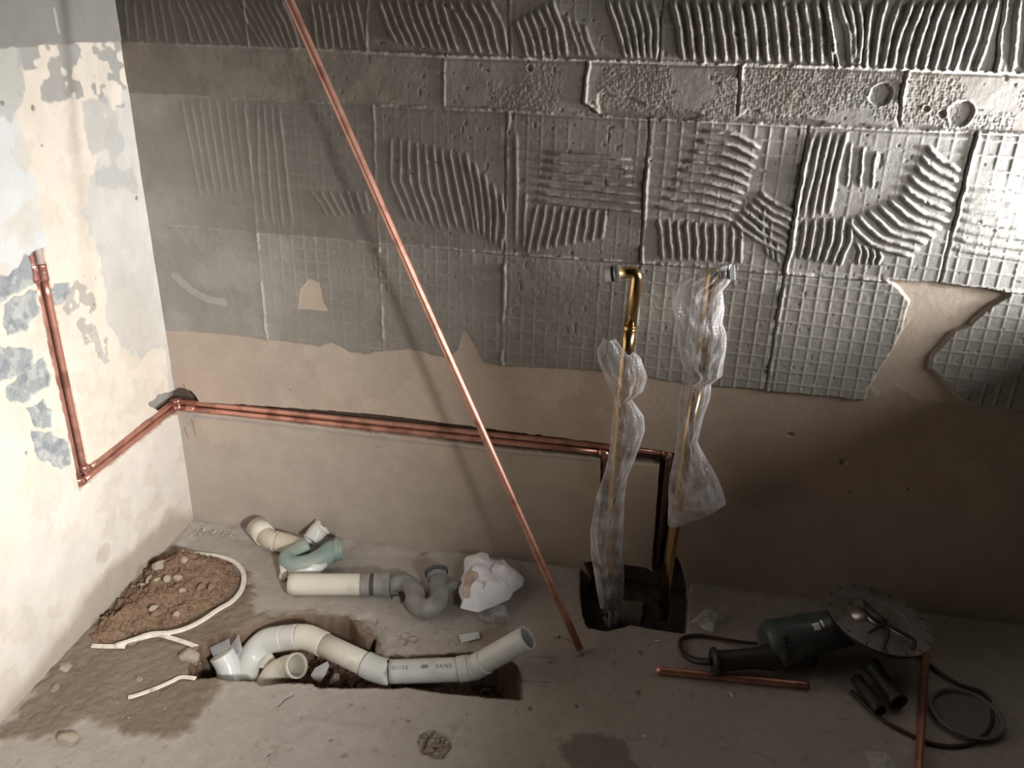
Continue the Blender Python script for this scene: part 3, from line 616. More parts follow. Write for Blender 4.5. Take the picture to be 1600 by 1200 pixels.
w = wrap('bubble_wrap', 'bubble wrap around the right gold riser from its top to a flared skirt', [(412, 1122, 1142), (422, 1100, 1146), (440, 1060, 1140), (452, 1049, 1130), (480, 1049, 1132), (505, 1056, 1128), (520, 1060, 1134), (545, 1061, 1135), (570, 1066, 1131), (588, 1078, 1128), (600, 1066, 1111), (620, 1060, 1110), (650, 1058, 1100), (690, 1058, 1090), (700, 1056, 1094), (720, 1052, 1106), (745, 1047, 1120), (770, 1045, 1130), (786, 1044, 1134), (800, 1043, 1112), (812, 1043, 1085), (819, 1043, 1062)], Y2, 'wrap', 11, .42)
# ---- white drain assembly in the trench
def sock(parent, a, b, r=.0295, m='pvc', name='socket'):
    a = np.array(a, float); b = np.array(b, float)
    return tube(name, [a*(1-k)+b*k for k in (0, .04, .2, .5, .8, .96, 1)], [r*.95, r, r, r, r, r, r*.95], M[m], parent, 32)
t = empty('drain_pipe_assembly', tuple(G(620, 1045, -.03)), 'white bent drain pipe in the floor trench with its open end up right', 'pipe')
RP = .0262
A0 = G(384, 1070, -.075); A1 = G(392, 1030, -.05); A2 = G(414, 1004, -.020); A3 = G(446, 997, .0); A4 = G(466, 995, .008); A5 = G(489, 999, .008); A6 = G(584, 1044, -.012); A7 = G(604, 1050, -.012); A8 = G(716, 1046, -.004); A9 = G(742, 1042, .0)
A10 = min((G(825, 996, z_) for z_ in np.linspace(.03, .22, 60)), key=lambda q: abs(np.dot((q-A9)/np.linalg.norm(q-A9), -ray(825, 996))-.47))
tube('bend', smooth_path([A0, A1, A2, A3], .006), [RP*1.12]*len(smooth_path([A0, A1, A2, A3], .006)), M['pvc'], t, 32)
sock(t, A3-(A3-A2)*.1, A4+(A4-A3)*.08, .0292); 
pth = smooth_path([A4, (A4+A5)/2+np.array([0, .001, .002]), A5, A5*.82+A6*.18], .004)
tube('bend', pth, .0285, M['pvc_cream'], t, 32)
tube('pipe_section', [A5*.85+A6*.15, A5*.1+A6*.9], RP, M['pvc_cream'], t, 32)
p = smooth_path([A5*.14+A6*.86, A6, A7, A7*.98+A8*.02], .004); tube('bend', p, .0288, M['pvc'], t, 32)
ms = tube('pipe_section', [A7*(1-k)+A8*k for k in np.linspace(.05, 1, 12)], RP, M['pvc'], t, 40)
dd = (A9-A8)
sock(t, A8-dd*.05, A8+dd*.55, .0287)
p = smooth_path([A8+dd*.5, A9, A9*.8+A10*.2], .004); tube('bend', p, .0280, M['pvc'], t, 32)
tube('pipe_section', [A9*(1-k)+A10*k for k in np.linspace(.08, 1, 16)], RP, M['pvc'], t, 40, wall=.0022)
# print on the straight section, wrapped to the pipe
def print_on(parent, text, a, b, r, size, ang, m, t0):
    cu = bpy.data.curves.new('printed_marking', 'FONT'); cu.body = text; cu.size = size; cu.space_character = 1.25; cu.resolution_u = 3
    o = bpy.data.objects.new('tmp', cu); COL.objects.link(o); bpy.context.view_layer.update()
    me = bpy.data.meshes.new_from_object(o.evaluated_get(bpy.context.evaluated_depsgraph_get())); COL.objects.unlink(o); bpy.data.objects.remove(o)
    bm = bmesh.new(); bm.from_mesh(me); bmesh.ops.triangulate(bm, faces=bm.faces[:])
    bmesh.ops.subdivide_edges(bm, edges=[e for e in bm.edges if e.calc_length() > size*.25], cuts=2); 
    ax = (b-a)/np.linalg.norm(b-a); up = np.array([0, 0, 1.])-ax*ax[2]; up /= np.linalg.norm(up); fr = np.cross(ax, up)  # towards -y
    if fr[1] > 0: fr = -fr
    for v in bm.verts:
        t_ = ang+v.co.y/r; q = a+ax*(t0+v.co.x)+(r+.0005)*(math.sin(t_)*up+math.cos(t_)*fr); v.co = Vector(q)
    bm.to_mesh(me); bm.free(); return link('printed_marking', me, m, parent)
LN = np.linalg.norm(A8-A7)
print_on(t, '/01/26', A7, A8, RP, .0125, math.radians(52), M['ink'], .0105)
print_on(t, 'SANS  \'', A7, A8, RP, .0125, math.radians(52), M['ink'], .110)
# oval mark between the words
ax = (A8-A7)/LN; up = np.array([0, 0, 1.])-ax*ax[2]; up /= np.linalg.norm(up); fr = np.cross(ax, up); fr = fr if fr[1] < 0 else -fr
V_ = []; F2 = []
for band_ in (-.0026, 0, .0026):
    o_ = len(V_); wd = .0085 if band_ == 0 else .0068
    for i in range(9):
        for dy in (-.0009, .0009):
            tt = math.radians(52)+(.0045+band_+dy)/RP; V_.append(A7+ax*(.086+wd*(i/4-1))+(RP+.0005)*(math.sin(tt)*up+math.cos(tt)*fr))
    F2 += [(o_+2*i, o_+2*i+2, o_+2*i+3, o_+2*i+1) for i in range(8)]
link('printed_emblem', mesh_from(V_, F2), M['ink'], t)
# ---- neighbouring fittings in the trench
def fitting(name, lab, path, r, m, wall=.0025, cat='pipe fitting', lipr=1.12, ends=(True, True), group=None, lipm=None):
    p = np.array(path); c = p[len(p)//2]
    e = empty(name, tuple(c), lab, cat, group); tube('body', p, r, M[m], e, 32, wall=wall)
    L_ = np.r_[0, np.cumsum(np.linalg.norm(np.diff(p, axis=0), axis=1))]
    for k, on in enumerate(ends):
        if not on: continue
        sel = p[L_ < .017] if k == 0 else p[L_ > L_[-1]-.017]
        if len(sel) >= 2: tube('rim', sel, r*lipr, M[lipm or m], e, 32, wall=wall+r*(lipr-1)*.9)
    return e
p = smooth_path([G(346, 1022, -.01), G(356, 1040, -.035), G(360, 1062, -.06), G(362, 1085, -.085)], .004)
fitting('elbow_fitting', 'white plastic elbow with a blind rounded mouth at the left end of the trench', p, .0275, 'pvc', wall=None, ends=(False, False))
p = smooth_path([G(465, 1040, -.008), G(446, 1043, -.030), G(426, 1056, -.052), G(414, 1078, -.08)], .004)
fitting('elbow_fitting', 'dusty cream elbow with its open mouth facing right under the trench pipe', p, .0255, 'pvc_cream', lipr=1.08, ends=(True, False))
p = smooth_path([G(418, 1034, -.05), G(430, 1030, -.05)], .003)
o = tube('pipe_collar', smooth_path([G(412, 1052, -.06), G(420, 1038, -.055), G(430, 1030, -.05)], .004), .021, M['pvc_cream'], None, 28, wall=.003); tag(o, 'small cream pipe collar half hidden behind the dusty elbow in the trench', 'pipe fitting')
# shard
def plate(name, pts, z, th, m, lab, cat, tilt=0.0, group=None, proj=None):
    P = [G(x, y, z) for x, y in pts]; c = sum(P)/len(P); V = []; n = len(P)
    for zz in (-th/2, th/2):
        for q in P: V.append(q+np.array([0, 0, zz+tilt*(q[1]-c[1])]))
    Fc = [tuple(range(n))[::-1], tuple(range(n, 2*n))]+[(i, (i+1) % n, n+(i+1) % n, n+i) for i in range(n)]
    o = link(name, mesh_from(V, Fc, False, name), M[m]); md = o.modifiers.new('b', 'BEVEL'); md.width = th*.25; md.segments = 2
    tag(o, lab, cat, group); return o
plate('broken_shard', [(485, 1053), (492, 1046), (502, 1043), (512, 1040), (515, 1044), (508, 1053), (500, 1061), (490, 1058)], -.065, .006, 'pvc', 'pointed white broken shard lying in the trench below the pipe', 'shard', .5)
# ---- drainage pieces by the wall
p = smooth_path([G(400, 826, .045), G(413, 841, .035), G(430, 850, .028)], .004)
e = empty('angle_fitting', tuple(G(420, 850, .0)), 'dusty cream plastic double bend lying furthest left against the wall', 'pipe fitting')
tube('socket', [G(401, 822, .045), G(415, 838, .038)], .0285, M['pvc_cream'], e, 32, wall=.0025)
tube('bend', smooth_path([G(412, 834, .038), G(421, 842, .034), G(434, 846, .030)], .003), .0255, M['pvc_dirty'], e, 32)
tube('ridge_ring', [G(430, 845.2, .030), G(433, 846.2, .030)], .0272, M['pvc_dirty'], e, 32)
tube('socket', smooth_path([G(434, 846, .030), G(450, 850, .028), G(470, 858, .027)], .004), .0262, M['pvc_dirty'], e, 32, wall=.0025)
tube('rim', [G(466, 856.3, .027), G(470, 858, .027)], .0278, M['pvc_cream'], e, 32, wall=.004)
e = empty('short_pipe_piece', tuple(G(495, 835, 0)), 'short grey white pipe stub propped against the wall behind the green bend', 'pipe fitting')
tube('body', smooth_path([G(505, 822, .050), G(495, 832, .036), G(485, 846, .022)], .004), .0235, M['pvc'], e, 32, wall=.0025)
tube('rim', [G(505, 822, .050), G(502, 825, .046)], .0252, M['pvc_cream'], e, 32, wall=.004)
p = smooth_path([G(480, 852, .040), G(464, 860, .036), G(449, 872, .036), G(456, 882, .036), G(480, 881, .036), G(502, 872, .036), G(518, 860, .036), G(532, 858, .036)], .004)
e = empty('green_trap_bend', tuple(G(480, 875, 0)), 'dusty green plastic trap bend resting on a white bowl shaped fitting', 'pipe fitting')
L_ = np.linspace(0, 1, len(p)); rr = .0215+.0035*sstep(.35, .8, L_)
tube('bend', p, rr, M['green'], e, 32)
ax = p[-1]-p[-4]; ax /= np.linalg.norm(ax)
lathe('flared_collar', p[-1]-ax*.016, ax, [(0, .024), (.002, .030), (.012, .0315), (.013, .028), (.020, .028), (.021, .024), (.019, .020), (.010, .019)], M['green'], e, 32)
e = empty('bowl_fitting', tuple(G(480, 895, 0)), 'clean white plastic bowl shaped fitting under the green bend', 'pipe fitting')
c = G(484, 893, .018)
tube('bowl', [G(452, 890, .024), G(470, 890, .024), G(490, 887, .026), G(507, 878, .03)], [.019, .024, .024, .014], M['pvc'], e, 32)
tube('neck', [G(440, 894, .018), G(450, 891, .021)], [.0195, .0195], M['pvc_cream'], e, 28, wall=.004)
tube('lug', [G(438, 900, .012), G(446, 900, .012)], .011, M['pvc_cream'], e, 18)
# waste pipe with grey trap
e = empty('waste_pipe_with_trap', tuple(G(560, 928, 0)), 'white pipe length joined to a dusty grey U shaped trap on the floor', 'pipe')
a = G(452, 913, .030); b = G(572, 913, .030)
tube('pipe_section', [a*(1-k)+b*k for k in np.linspace(0, 1, 12)], .0262, M['pvc_cream'], e, 40, wall=.0022)
ax = (b-a)/np.linalg.norm(b-a)
def knurl(p0, ln, r, m, nm):
    V, Fc = axis_lathe(p0, ax, [(0, r*.9), (.0, r*.98), (.002, r), (ln-.002, r), (ln, r*.98), (ln, r*.9)], 48)
    V = [np.array(v) for v in V]
    return link(nm, mesh_from(V, Fc, False, nm), M[m], e)
knurl(b-ax*.012, .022, .0290, 'greytrap', 'compression_nut'); knurl(b+ax*.010, .010, .0262, 'darkrubber', 'seal'); knurl(b+ax*.020, .038, .0292, 'greytrap', 'adaptor')
c0 = b+ax*.056
p = smooth_path([c0, G(634, 911, .030), G(648, 925, .030), G(650, 942, .028), G(664, 952, .028), G(680, 945, .030), G(686, 930, .032), G(684, 912, .040), G(683, 903, .046)], .004)
tube('trap_bend', p, np.interp(np.linspace(0, 1, len(p)), [0, .15, .5, .85, 1], [.019, .022, .0245, .022, .020]), M['greytrap'], e, 32)
q = p[-1]; ax2 = p[-1]-p[-5]; ax2 /= np.linalg.norm(ax2)
lathe('inlet_collar', q-ax2*.004, ax2, [(0, .020), (.001, .0245), (.014, .0245), (.015, .022)], M['greytrap'], e, 36)
lathe('rubber_ring', q+ax2*.011, ax2, [(0, .0245), (.001, .0285), (.008, .0295), (.009, .026), (.008, .020), (.0, .020)], M['darkrubber'], e, 36)
tube('side_inlet', [G(692, 922, .030), G(706, 916, .028), G(719, 914, .026)], [.016, .0145, .0130], M['greytrap'], e, 24)
# ---- crumpled bag
def crumple(name, outline, z, hgt, m, lab, cat, seed, facets=14, center=None, amp=1.0, thin=False, nr=34, nth=120):
    P = np.array([G(x, y, z)[:2] for x, y in outline]); c = P.mean(0) if center is None else G(*center, z)[:2]
    ang = np.arctan2(P[:, 1]-c[1], P[:, 0]-c[0]); rg = np.random.RandomState(seed)
    N = rg.randn(facets, 2); N /= np.linalg.norm(N, axis=1)[:, None]; off = rg.uniform(-.6, .6, facets); sl = rg.uniform(.3, 1.2, facets)
    V = []; Fc = []; Q = np.vstack([P, P[:1]]); 
    def radius(t_):
        d = np.array([math.cos(t_), math.sin(t_)]); best = .001
        for i in range(len(P)):
            a = Q[i]-c; b = Q[i+1]-c; e_ = b-a; den = d[0]*(-e_[1])+d[1]*e_[0]
            if abs(den) < 1e-12: continue
            s_ = (a[0]*(-e_[1])+a[1]*e_[0])/den; u_ = (d[0]*a[1]-d[1]*a[0])/den
            if s_ > 0 and -.001 <= u_ <= 1.001: best = max(best, s_)
        return best
    R0 = [radius(2*math.pi*i/nth) for i in range(nth)]; Rm = max(R0)
    JJ, TT = np.meshgrid(np.arange(nr+1)/nr, 2*math.pi*np.arange(nth)/nth, indexing='ij'); RR = np.array(R0)[None]*JJ
    CN = np.abs(vnoise(RR*np.cos(TT)/Rm*2+9, RR*np.sin(TT)/Rm*2+9, 1.3, seed, 3)-.5)*2
    for side in ((1, -1) if not thin else (1,)):
        for j in range(nr+1):
            s_ = j/nr
            for i in range(nth):
                t_ = 2*math.pi*i/nth; r = R0[i]*s_; x, y = c[0]+r*math.cos(t_), c[1]+r*math.sin(t_)
                ux, uy = (x-c[0])/Rm, (y-c[1])/Rm
                cr = sum(sl[k]*abs(ux*N[k, 0]+uy*N[k, 1]-off[k]) for k in range(facets))/facets
                cr2 = CN[j, i]
                if side > 0: h = hgt*((1-s_**3.5)*(.70+amp*(.75*cr-.3)+amp*.45*cr2))+(hgt*.03 if thin else 0)
                else: h = -min(z-.004, .03)*(1-s_**4)
                zz = z*(1 if not thin else 1)+h if not thin else z+abs(h)
                V.append((x, y, zz))
    per = (nr+1)*nth
    for sd in range(1 if thin else 2):
        for j in range(nr):
            for i in range(nth):
                i2 = (i+1) % nth; q = (sd*per+j*nth+i, sd*per+j*nth+i2, sd*per+(j+1)*nth+i2, sd*per+(j+1)*nth+i)
                Fc.append(q if sd else q[::-1])
    bm = bmesh.new(); me = mesh_from(V, Fc, True, name); bm.from_mesh(me); bmesh.ops.remove_doubles(bm, verts=bm.verts, dist=.0002); bmesh.ops.recalc_face_normals(bm, faces=bm.faces); bm.to_mesh(me); bm.free()
    me.polygons.foreach_set('use_smooth', [True]*len(me.polygons))
    o = link(name, me, M[m]); 
    md = o.modifiers.new('e', 'EDGE_SPLIT'); md.split_angle = math.radians(30)
    return tag(o, lab, cat) if lab else o
bag = crumple('plastic_bag', [(725, 873), (735, 869), (761, 868), (765, 879), (791, 879), (805, 894), (819, 904), (817, 915), (802, 925), (797, 936), (770, 948), (746, 957), (718, 950), (722, 940), (716, 925), (717, 910), (725, 894)], .028, .055, 'bag', 'crumpled white plastic bag lying beside the grey trap', 'bag', 5, center=(765, 915), facets=14, amp=1.3)
mo = crumple('open_mouth', [(727, 897), (738, 884), (748, 882), (754, 893), (752, 908), (744, 926), (730, 936), (722, 930), (724, 915)], .050, .020, 'bag_in', None, None, 9, facets=7, nr=16, nth=60, amp=1.4); mo.parent = bag; mo['label'] = 'crumpled beige inner fold at the open end'
crumple('plastic_scrap', [(742, 950), (790, 945), (797, 968), (795, 975), (764, 973), (748, 965)], .004, .016, 'clear', 'clear plastic scrap just in front of the white bag', 'plastic scrap', 8, thin=True, nr=12, nth=40)
crumple('plastic_scrap', [(1078, 972), (1090, 962), (1100, 953), (1118, 958), (1135, 962), (1138, 970), (1122, 976), (1114, 991), (1104, 986), (1092, 978)], .005, .020, 'clear', 'crinkled clear plastic scrap right of the floor pit', 'plastic scrap', 12, thin=True, nr=12, nth=40)
crumple('plastic_scrap', [(1352, 1175), (1378, 1174), (1400, 1182), (1412, 1202), (1400, 1215), (1362, 1210)], .004, .014, 'clear', 'clear plastic scrap at the bottom edge near the lower right copper pipe', 'plastic scrap', 14, thin=True, nr=12, nth=40)
plate('paper_label', [(716, 992), (748, 987), (750, 997), (721, 1004)], .004, .0012, 'seal', 'small white rectangular sticker above the printed drain pipe', 'paper', .0)
def pane(name, pts, lab):
    P = [np.array(p) for p in pts]; n = len(P); nrm = np.cross(P[1]-P[0], P[2]-P[0]); nrm /= np.linalg.norm(nrm); V = [p+nrm*.0004 for p in P]+[p-nrm*.0004 for p in P]
    Fc = [tuple(range(n)), tuple(range(n, 2*n))[::-1]]+[(i, (i+1) % n, n+(i+1) % n, n+i) for i in range(n)]
    o = link(name, mesh_from(V, Fc, False, name), M['clear']); tag(o, lab, 'plastic scrap')
pane('plastic_scrap', [G(328, 1012, -.01), G(358, 998, .012), G(360, 1010, .0), G(335, 1030, -.03)], 'stiff clear plastic scrap standing left behind the blind white elbow')
pane('plastic_scrap', [G(360, 1010, -.005), G(373, 992, .018), G(379, 1015, -.005), G(372, 1030, -.03), G(362, 1024, -.03)], 'clear plastic scrap standing between the blind elbow and the big bend')
# ---- white strips
def strip(pts, lab, z0s, r=.0036):
    P = smooth_path([G(x, y, z) for (x, y), z in zip(pts, z0s)], .006)
    tg = np.gradient(P, axis=0); tg /= np.linalg.norm(tg, axis=1)[:, None]; sd = np.cross(tg, [0, 0, 1.]); sd /= np.linalg.norm(sd, axis=1)[:, None]
    e = join_data(sweep(P+sd*r*.75, r, 10), sweep(P-sd*r*.75, r, 10), sweep(P, r*.55, 8))
    o = link('plastic_strip', mesh_from(*e), M['strip']); tag(o, lab, 'plastic strip', None); return o
strip([(289, 864), (315, 866), (340, 869), (362, 876), (376, 888), (381, 902), (377, 922), (362, 940), (340, 953), (315, 970), (288, 983), (262, 989), (235, 991), (205, 1001), (180, 1009)], 'long white plastic strip curving around the right side of the soil heap', [.010, .010, .010, .010, .010, .012, .013, .015, .017, .018, .019, .018, .018, .016, .012])
strip([(190, 1007), (205, 1002), (225, 996), (248, 992), (268, 997), (290, 1004), (308, 1011)], 'white plastic strip with a bend pointing from the heap to the trench', [.010, .012, .014, .013, .011, .008, .006], .0034)
strip([(143, 1009), (165, 1010), (196, 1010)], 'short straight white plastic strip at the left foot of the heap', [.010, .010, .010], .0034)
strip([(200, 1090), (215, 1086), (245, 1075), (268, 1065), (283, 1058), (306, 1060)], 'thin white plastic strip lying on damp soil left of the trench', [.010, .009, .009, .009, .009, .009], .0028)
# ---- soil heap and stones
us = np.arange(.0, .52, .004); vs = np.arange(-.56, -.0, .004)
Hf = Field(us, vs, lambda x, y: G(x, y)[[0, 1]]); Hf.nf = 0; Hf.flip = False
U, V = Hf.U, Hf.V
HEAP = [(262, 868), (300, 866), (340, 872), (368, 890), (372, 915), (350, 935), (318, 958), (280, 975), (230, 985), (180, 1004), (150, 1010), (135, 1000), (160, 965), (190, 930), (220, 895), (245, 872)]
q = Hf.px(HEAP); d = sdist(U+Hf.wu*.04, V+Hf.wv*.04, q)
hh = sstep(-.02, .09, d)*.046*(.6+.8*vnoise(U, V, 9, 201))+sstep(-.01, .03, d)*((vnoise(U, V, 55, 202, 4)-.5)*.018+(vnoise(U, V, 130, 203, 2)-.5)*.009)
Hf.H = np.where(d > -.03, hh-.012*(1-sstep(-.03, .01, d)), -.012)
heap_h = Hf.H.copy(); hu, hv = us, vs
def ground(x, y):
    i = int(round((x-hu[0])/.004)); j = int(round((y-hv[0])/.004))
    if 0 <= i < len(hu) and 0 <= j < len(hv): return max(heap_h[i, j], .001)
    return .001
keep = d > -.028
nu, nv = U.shape; idx = -np.ones(U.shape, int); idx[keep] = np.arange(keep.sum())
X = np.stack([U[keep], V[keep], Hf.H[keep]], 1)
FF = []
for i in range(nu-1):
    for j in range(nv-1):
        a_ = (idx[i, j], idx[i+1, j], idx[i+1, j+1], idx[i, j+1])
        if min(a_) >= 0: FF.append(a_)
o = link('soil_heap', mesh_from(X, FF, True), M['soil']); tag(o, 'heap of loose brown soil and crumbs in the left corner by the wall', 'soil', None, 'stuff')
stone_meshes = []
for k in range(7):
    me = ball_mesh(1, .8, .55, 2, .03, 9, k+50); stone_meshes.append(me)
def stone(x, y, rpx, mt, lab, grp=None, z=None, sh=None):
    c = G(x, y, .0)
    for _ in range(3): g = ground(c[0], c[1]); c = G(x, y, g)
    if z is not None: g = z; c = G(x, y, z)
    r = 1.15*rpx/1330*np.linalg.norm(c-CAM)
    me = stone_meshes[(int(x*7+y*3)) % 7 if sh is None else sh].copy(); o = link('stone', me, M[mt]); o.scale = (r, r, r); o.location = (c[0], c[1], c[2]+r*.22)
    rg = random.Random(int(x*31+y)); o.rotation_euler = (rg.uniform(-.3, .3), rg.uniform(-.3, .3), rg.uniform(0, 6.28)); tag(o, lab, 'stone', grp); return o
stone(249, 886, 12, 'stone', 'pale angular stone highest against the left wall, top of the heap', sh=1)
stone(278, 903, 7, 'stone', 'round pale pebble near the top of the soil heap', sh=3)
stone(289, 878, 7, 'stone', 'pale stone on the soil heap just below the end of the long strip', sh=4)
stone(263, 905, 7.5, 'stone', 'pale stone on the heap touching the left side of the round pebble')
stone(234, 908, 8, 'stone', 'slanting pale wedge stone on the upper left flank of the heap', sh=5)
stone(223, 918, 7, 'stone', 'oval pale stone on the left edge of the heap')
stone(245, 907, 5.5, 'stone', 'small pale stone between the wedge stone and the round pebble')
stone(285, 924, 5.5, 'stone', 'pointed pale stone in the middle of the heap')
stone(312, 919, 7.5, 'stone2', 'round brown stone on the right half of the heap', sh=3)
stone(331, 918, 6.5, 'stone2', 'flat brown stone rightmost on the heap')
stone(240, 952, 6, 'stone', 'pale stone low in the middle of the heap')
stone(246, 960, 8, 'stone2', 'large tan clod just below the low pale stone of the heap')
stone(275, 961, 6, 'stone', 'pale stone lowest right on the heap by the strip')
stone(296, 1027, 15, 'stone', 'big tan stone at the left mouth of the trench', z=.004, sh=3)
stone(306, 1015, 5, 'stone2', 'small brown stone above the big tan stone', z=.004)
stone(104, 1045, 11, 'stone', 'pale chip lying on the wet soil close to the left wall', z=.003, sh=5)
stone(86, 1076, 8, 'stone3', 'small grey chip below the pale chip by the left wall', z=.003)
stone(216, 1063, 7, 'stone3', 'small pointed chip above the thin lower strip', z=.003)
stone(105, 1157, 15, 'stone', 'large pale flat stone near the bottom left corner', z=.001, sh=2)
stone(38, 1118, 4, 'stone3', 'tiny grey chip nearest the left edge on the wet soil', z=.003)
stone(206, 1006, 6, 'stone3', 'grey pebble touching the right end of the short strip', z=.010)
stone(524, 1061, 10, 'stone3', 'brown grey lump in the trench beside the shard', z=-.07, sh=1)
stone(906, 1023, 4.5, 'stone', 'tiny round pale pebble at the foot of the leaning copper pipe', z=.002, sh=3)
stone(871, 995, 3.6, 'stone', 'tiny pale pebble left of the leaning pipe foot', z=.002, sh=3)
stone(858, 1034, 3, 'stone', 'tiny pale crumb right of the open drain pipe end', z=.002)
stone(620, 938, 7, 'stone3', 'small buff lump under the grey trap adaptor', z=.003)
stone(497, 877+0, 3.2, 'stone', 'tiny white crumb at the right end of the green bend', z=.004).location = tuple(G(528, 877, .006))
rg = random.Random(5)
def crumbs(n, posf, rlo, rhi, seed):
    rg_ = random.Random(seed); V = []; Fc = []
    base = [ball_mesh(1, .8, .6, 1, .12, 5, seed+q) for q in range(4)]
    for _ in range(n):
        c, ok = posf(rg_)
        if not ok: continue
        me = rg_.choice(base); r = rg_.uniform(rlo, rhi)*(1 if rg_.random() < .8 else 1.5); o_ = len(V); rot = Matrix.Rotation(rg_.uniform(0, 6.28), 3, Vector((rg_.gauss(0, 1), rg_.gauss(0, 1), rg_.gauss(0, 1))).normalized())
        for v in me.vertices: V.append(rot @ (v.co*r)+Vector(c))
        for p_ in me.polygons: Fc.append(tuple(i+o_ for i in p_.vertices))
    return V, Fc
def heap_pos(rg_):
    x = 150+rg_.random()*225; y = 872+rg_.random()*130; c = G(x, y, .02); i = int((c[0]-hu[0])/.004); j = int((c[1]-hv[0])/.004)
    if not (0 <= i < len(hu) and 0 <= j < len(hv)) or d[i, j] < -.012: return c, False
    if x+y*0 > 300 and rg_.random() < .55: return c, False
    return (c[0], c[1], max(heap_h[i, j], .002)), True
hm = bpy.data.objects['soil_heap']; X0_ = [v.co[:] for v in hm.data.vertices]; F0_ = [tuple(p_.vertices) for p_ in hm.data.polygons]; ns_ = len(F0_)
V_, F2 = join_data((X0_, F0_), crumbs(750, heap_pos, .0026, .0090, 77))
me = mesh_from(V_, F2, False); me.materials.append(M['soil']); me.polygons.foreach_set('use_smooth', [i < ns_ for i in range(len(me.polygons))]); hm.data = me
for k in range(0):
    x = 175+rg.random()*175; y = 900+rg.random()*95
    c = G(x, y, .02); i = int((c[0]-hu[0])/.004); j = int((c[1]-hv[0])/.004)
    if not (0 <= i < len(hu) and 0 <= j < len(hv)) or d[i, j] < .01: continue
    stone(x, y, rg.uniform(2.2, 5.0), rg.choice(['stone2', 'stone2', 'stone2', 'stone3']), 'small brown lump of earth among the rubble of the soil heap', 'small brown lumps on the soil heap')
def patch(x0, x1, y0, y1, z):
    return lambda rg_: (G(x0+(x1-x0)*rg_.random(), y0+(y1-y0)*rg_.random(), z), True)
V_, F2 = crumbs(60, patch(296, 362, 817, 838, .003), .0016, .006, 31); tag(link('plaster_crumbs', mesh_from(V_, F2, False), M['stone3']), 'loose grey plaster crumbs on the floor in the left back corner', 'rubble', None, 'stuff')
for k in range(34):
    a_ = rg.random()*6.28; r_ = 22*math.sqrt(rg.random()); stone(677+r_*math.cos(a_), 1162+.8*r_*math.sin(a_), rg.uniform(2.2, 5.5), rg.choice(['stone3', 'stone3', 'stone2']), 'small grey rubble piece in the cluster at the bottom middle of the floor', 'rubble cluster at the bottom middle', z=rg.uniform(-.004, .002))
V_, F2 = crumbs(110, patch(60, 330, 1015, 1125, .003), .0010, .0032, 32); tag(link('soil_crumbs', mesh_from(V_, F2, False), M['stone2']), 'tiny crumbs scattered over the damp soil left of the trench', 'rubble', None, 'stuff')
V_, F2 = crumbs(220, patch(340, 806, 1030, 1082, -.088), .003, .010, 33); tag(link('loose_earth', mesh_from(V_, F2, False), M['soil']), 'dark loose earth lumps on the bottom of the floor trench', 'rubble', None, 'stuff')
# ---- copper offcut
a = G(1026, 1047, .010); b = G(1264, 1071, .010)
o = tube('copper_offcut', [a*(1-k)+b*k for k in np.linspace(0, 1, 30)], .0085, M['copper'], None, 24, wall=.0012); tag(o, 'short copper pipe offcut lying on the floor in front of the grinder handle', 'pipe')
a = G(1447, 1015, .010); b = G(1432, 1260, .014)
o = tube('copper_offcut', [a*(1-k)+b*k for k in np.linspace(0, 1, 30)], .0080, M['copper'], None, 24, wall=.0012); tag(o, 'copper pipe lying at lower right, running from the disc to the bottom edge', 'pipe')
# ---- angle grinder
def at(px, py, depth): 
    d_ = ray(px, py); return CAM+d_*(depth/np.dot(d_, F_))
e = empty('angle_grinder', tuple(G(1260, 1020, 0)), 'teal angle grinder with a large steel cutting disc lying on the dark floor', 'power tool')
h0 = G(1112, 1034, .036); h1 = G(1208, 1026, .046); b0 = G(1203, 1008, .056); b1 = G(1322, 978, .078)
axh = (h1-h0)/np.linalg.norm(h1-h0)
lathe('rear_handle', h0, axh, [(0, .010), (0, .026), (.004, .030), (.010, .031), (.015, .024), (.03, .0225), (.09, .0225), (.115, .026), (.135, .030), (.137, .02)], M['blackplastic'], e, 36)
axb = (b1-b0); lb = np.linalg.norm(axb); axb /= lb
hs = lathe('motor_housing', b0-axb*.008, axb, [(0, .020), (.0, .034), (.012, .048), (.020, .052), (.10, .050), (.12, .047), (.15, .044), (lb+.01, .043), (lb+.012, .03)], M['teal'], e, 44)
lathe('rear_cowl', b0-axb*.012, axb, [(0, .022), (.0, .040), (.012, .051), (.022, .0545), (.030, .0535), (.031, .045)], M['teal'], e, 44)
# cooling slots
up = np.array([0, 0, 1.])-axb*axb[2]; up /= np.linalg.norm(up); sd = np.cross(axb, up); sd = sd if sd[1] < 0 else -sd
for k in range(6):
    tt = math.radians(8+k*9); c0_ = b0+axb*.020+(.0545)*(math.sin(tt)*up+math.cos(tt)*sd); c1_ = c0_-axb*.016-(.004)*(math.sin(tt)*up+math.cos(tt)*sd)
    tube('cooling_slot', [c0_, c1_], .0022, M['black'], e, 8)
for (aa, l0, wd) in ((62, .088, .016), (66, .108, .006)):
    tt = [math.radians(aa-9), math.radians(aa+9)]; V_ = []
    for ti in np.linspace(tt[0], tt[1], 8):
        for l_ in (l0, l0+wd): V_.append(b0+axb*l_+(.0515)*(math.sin(ti)*up+math.cos(ti)*sd))
    o = link('rating_label', mesh_from(V_, [(2*i, 2*i+1, 2*i+3, 2*i+2) for i in range(7)]), M['label'], e)
lathe('switch_boss', b0+axb*.07+sd*.040-up*.025, sd, [(0, .016), (.014, .016), (.016, .013)], M['blackplastic'], e, 24)
v_ = ray(1373, 967); nrm = -.50*v_+.866*(.42*R_+.907*U_); nrm /= np.linalg.norm(nrm)
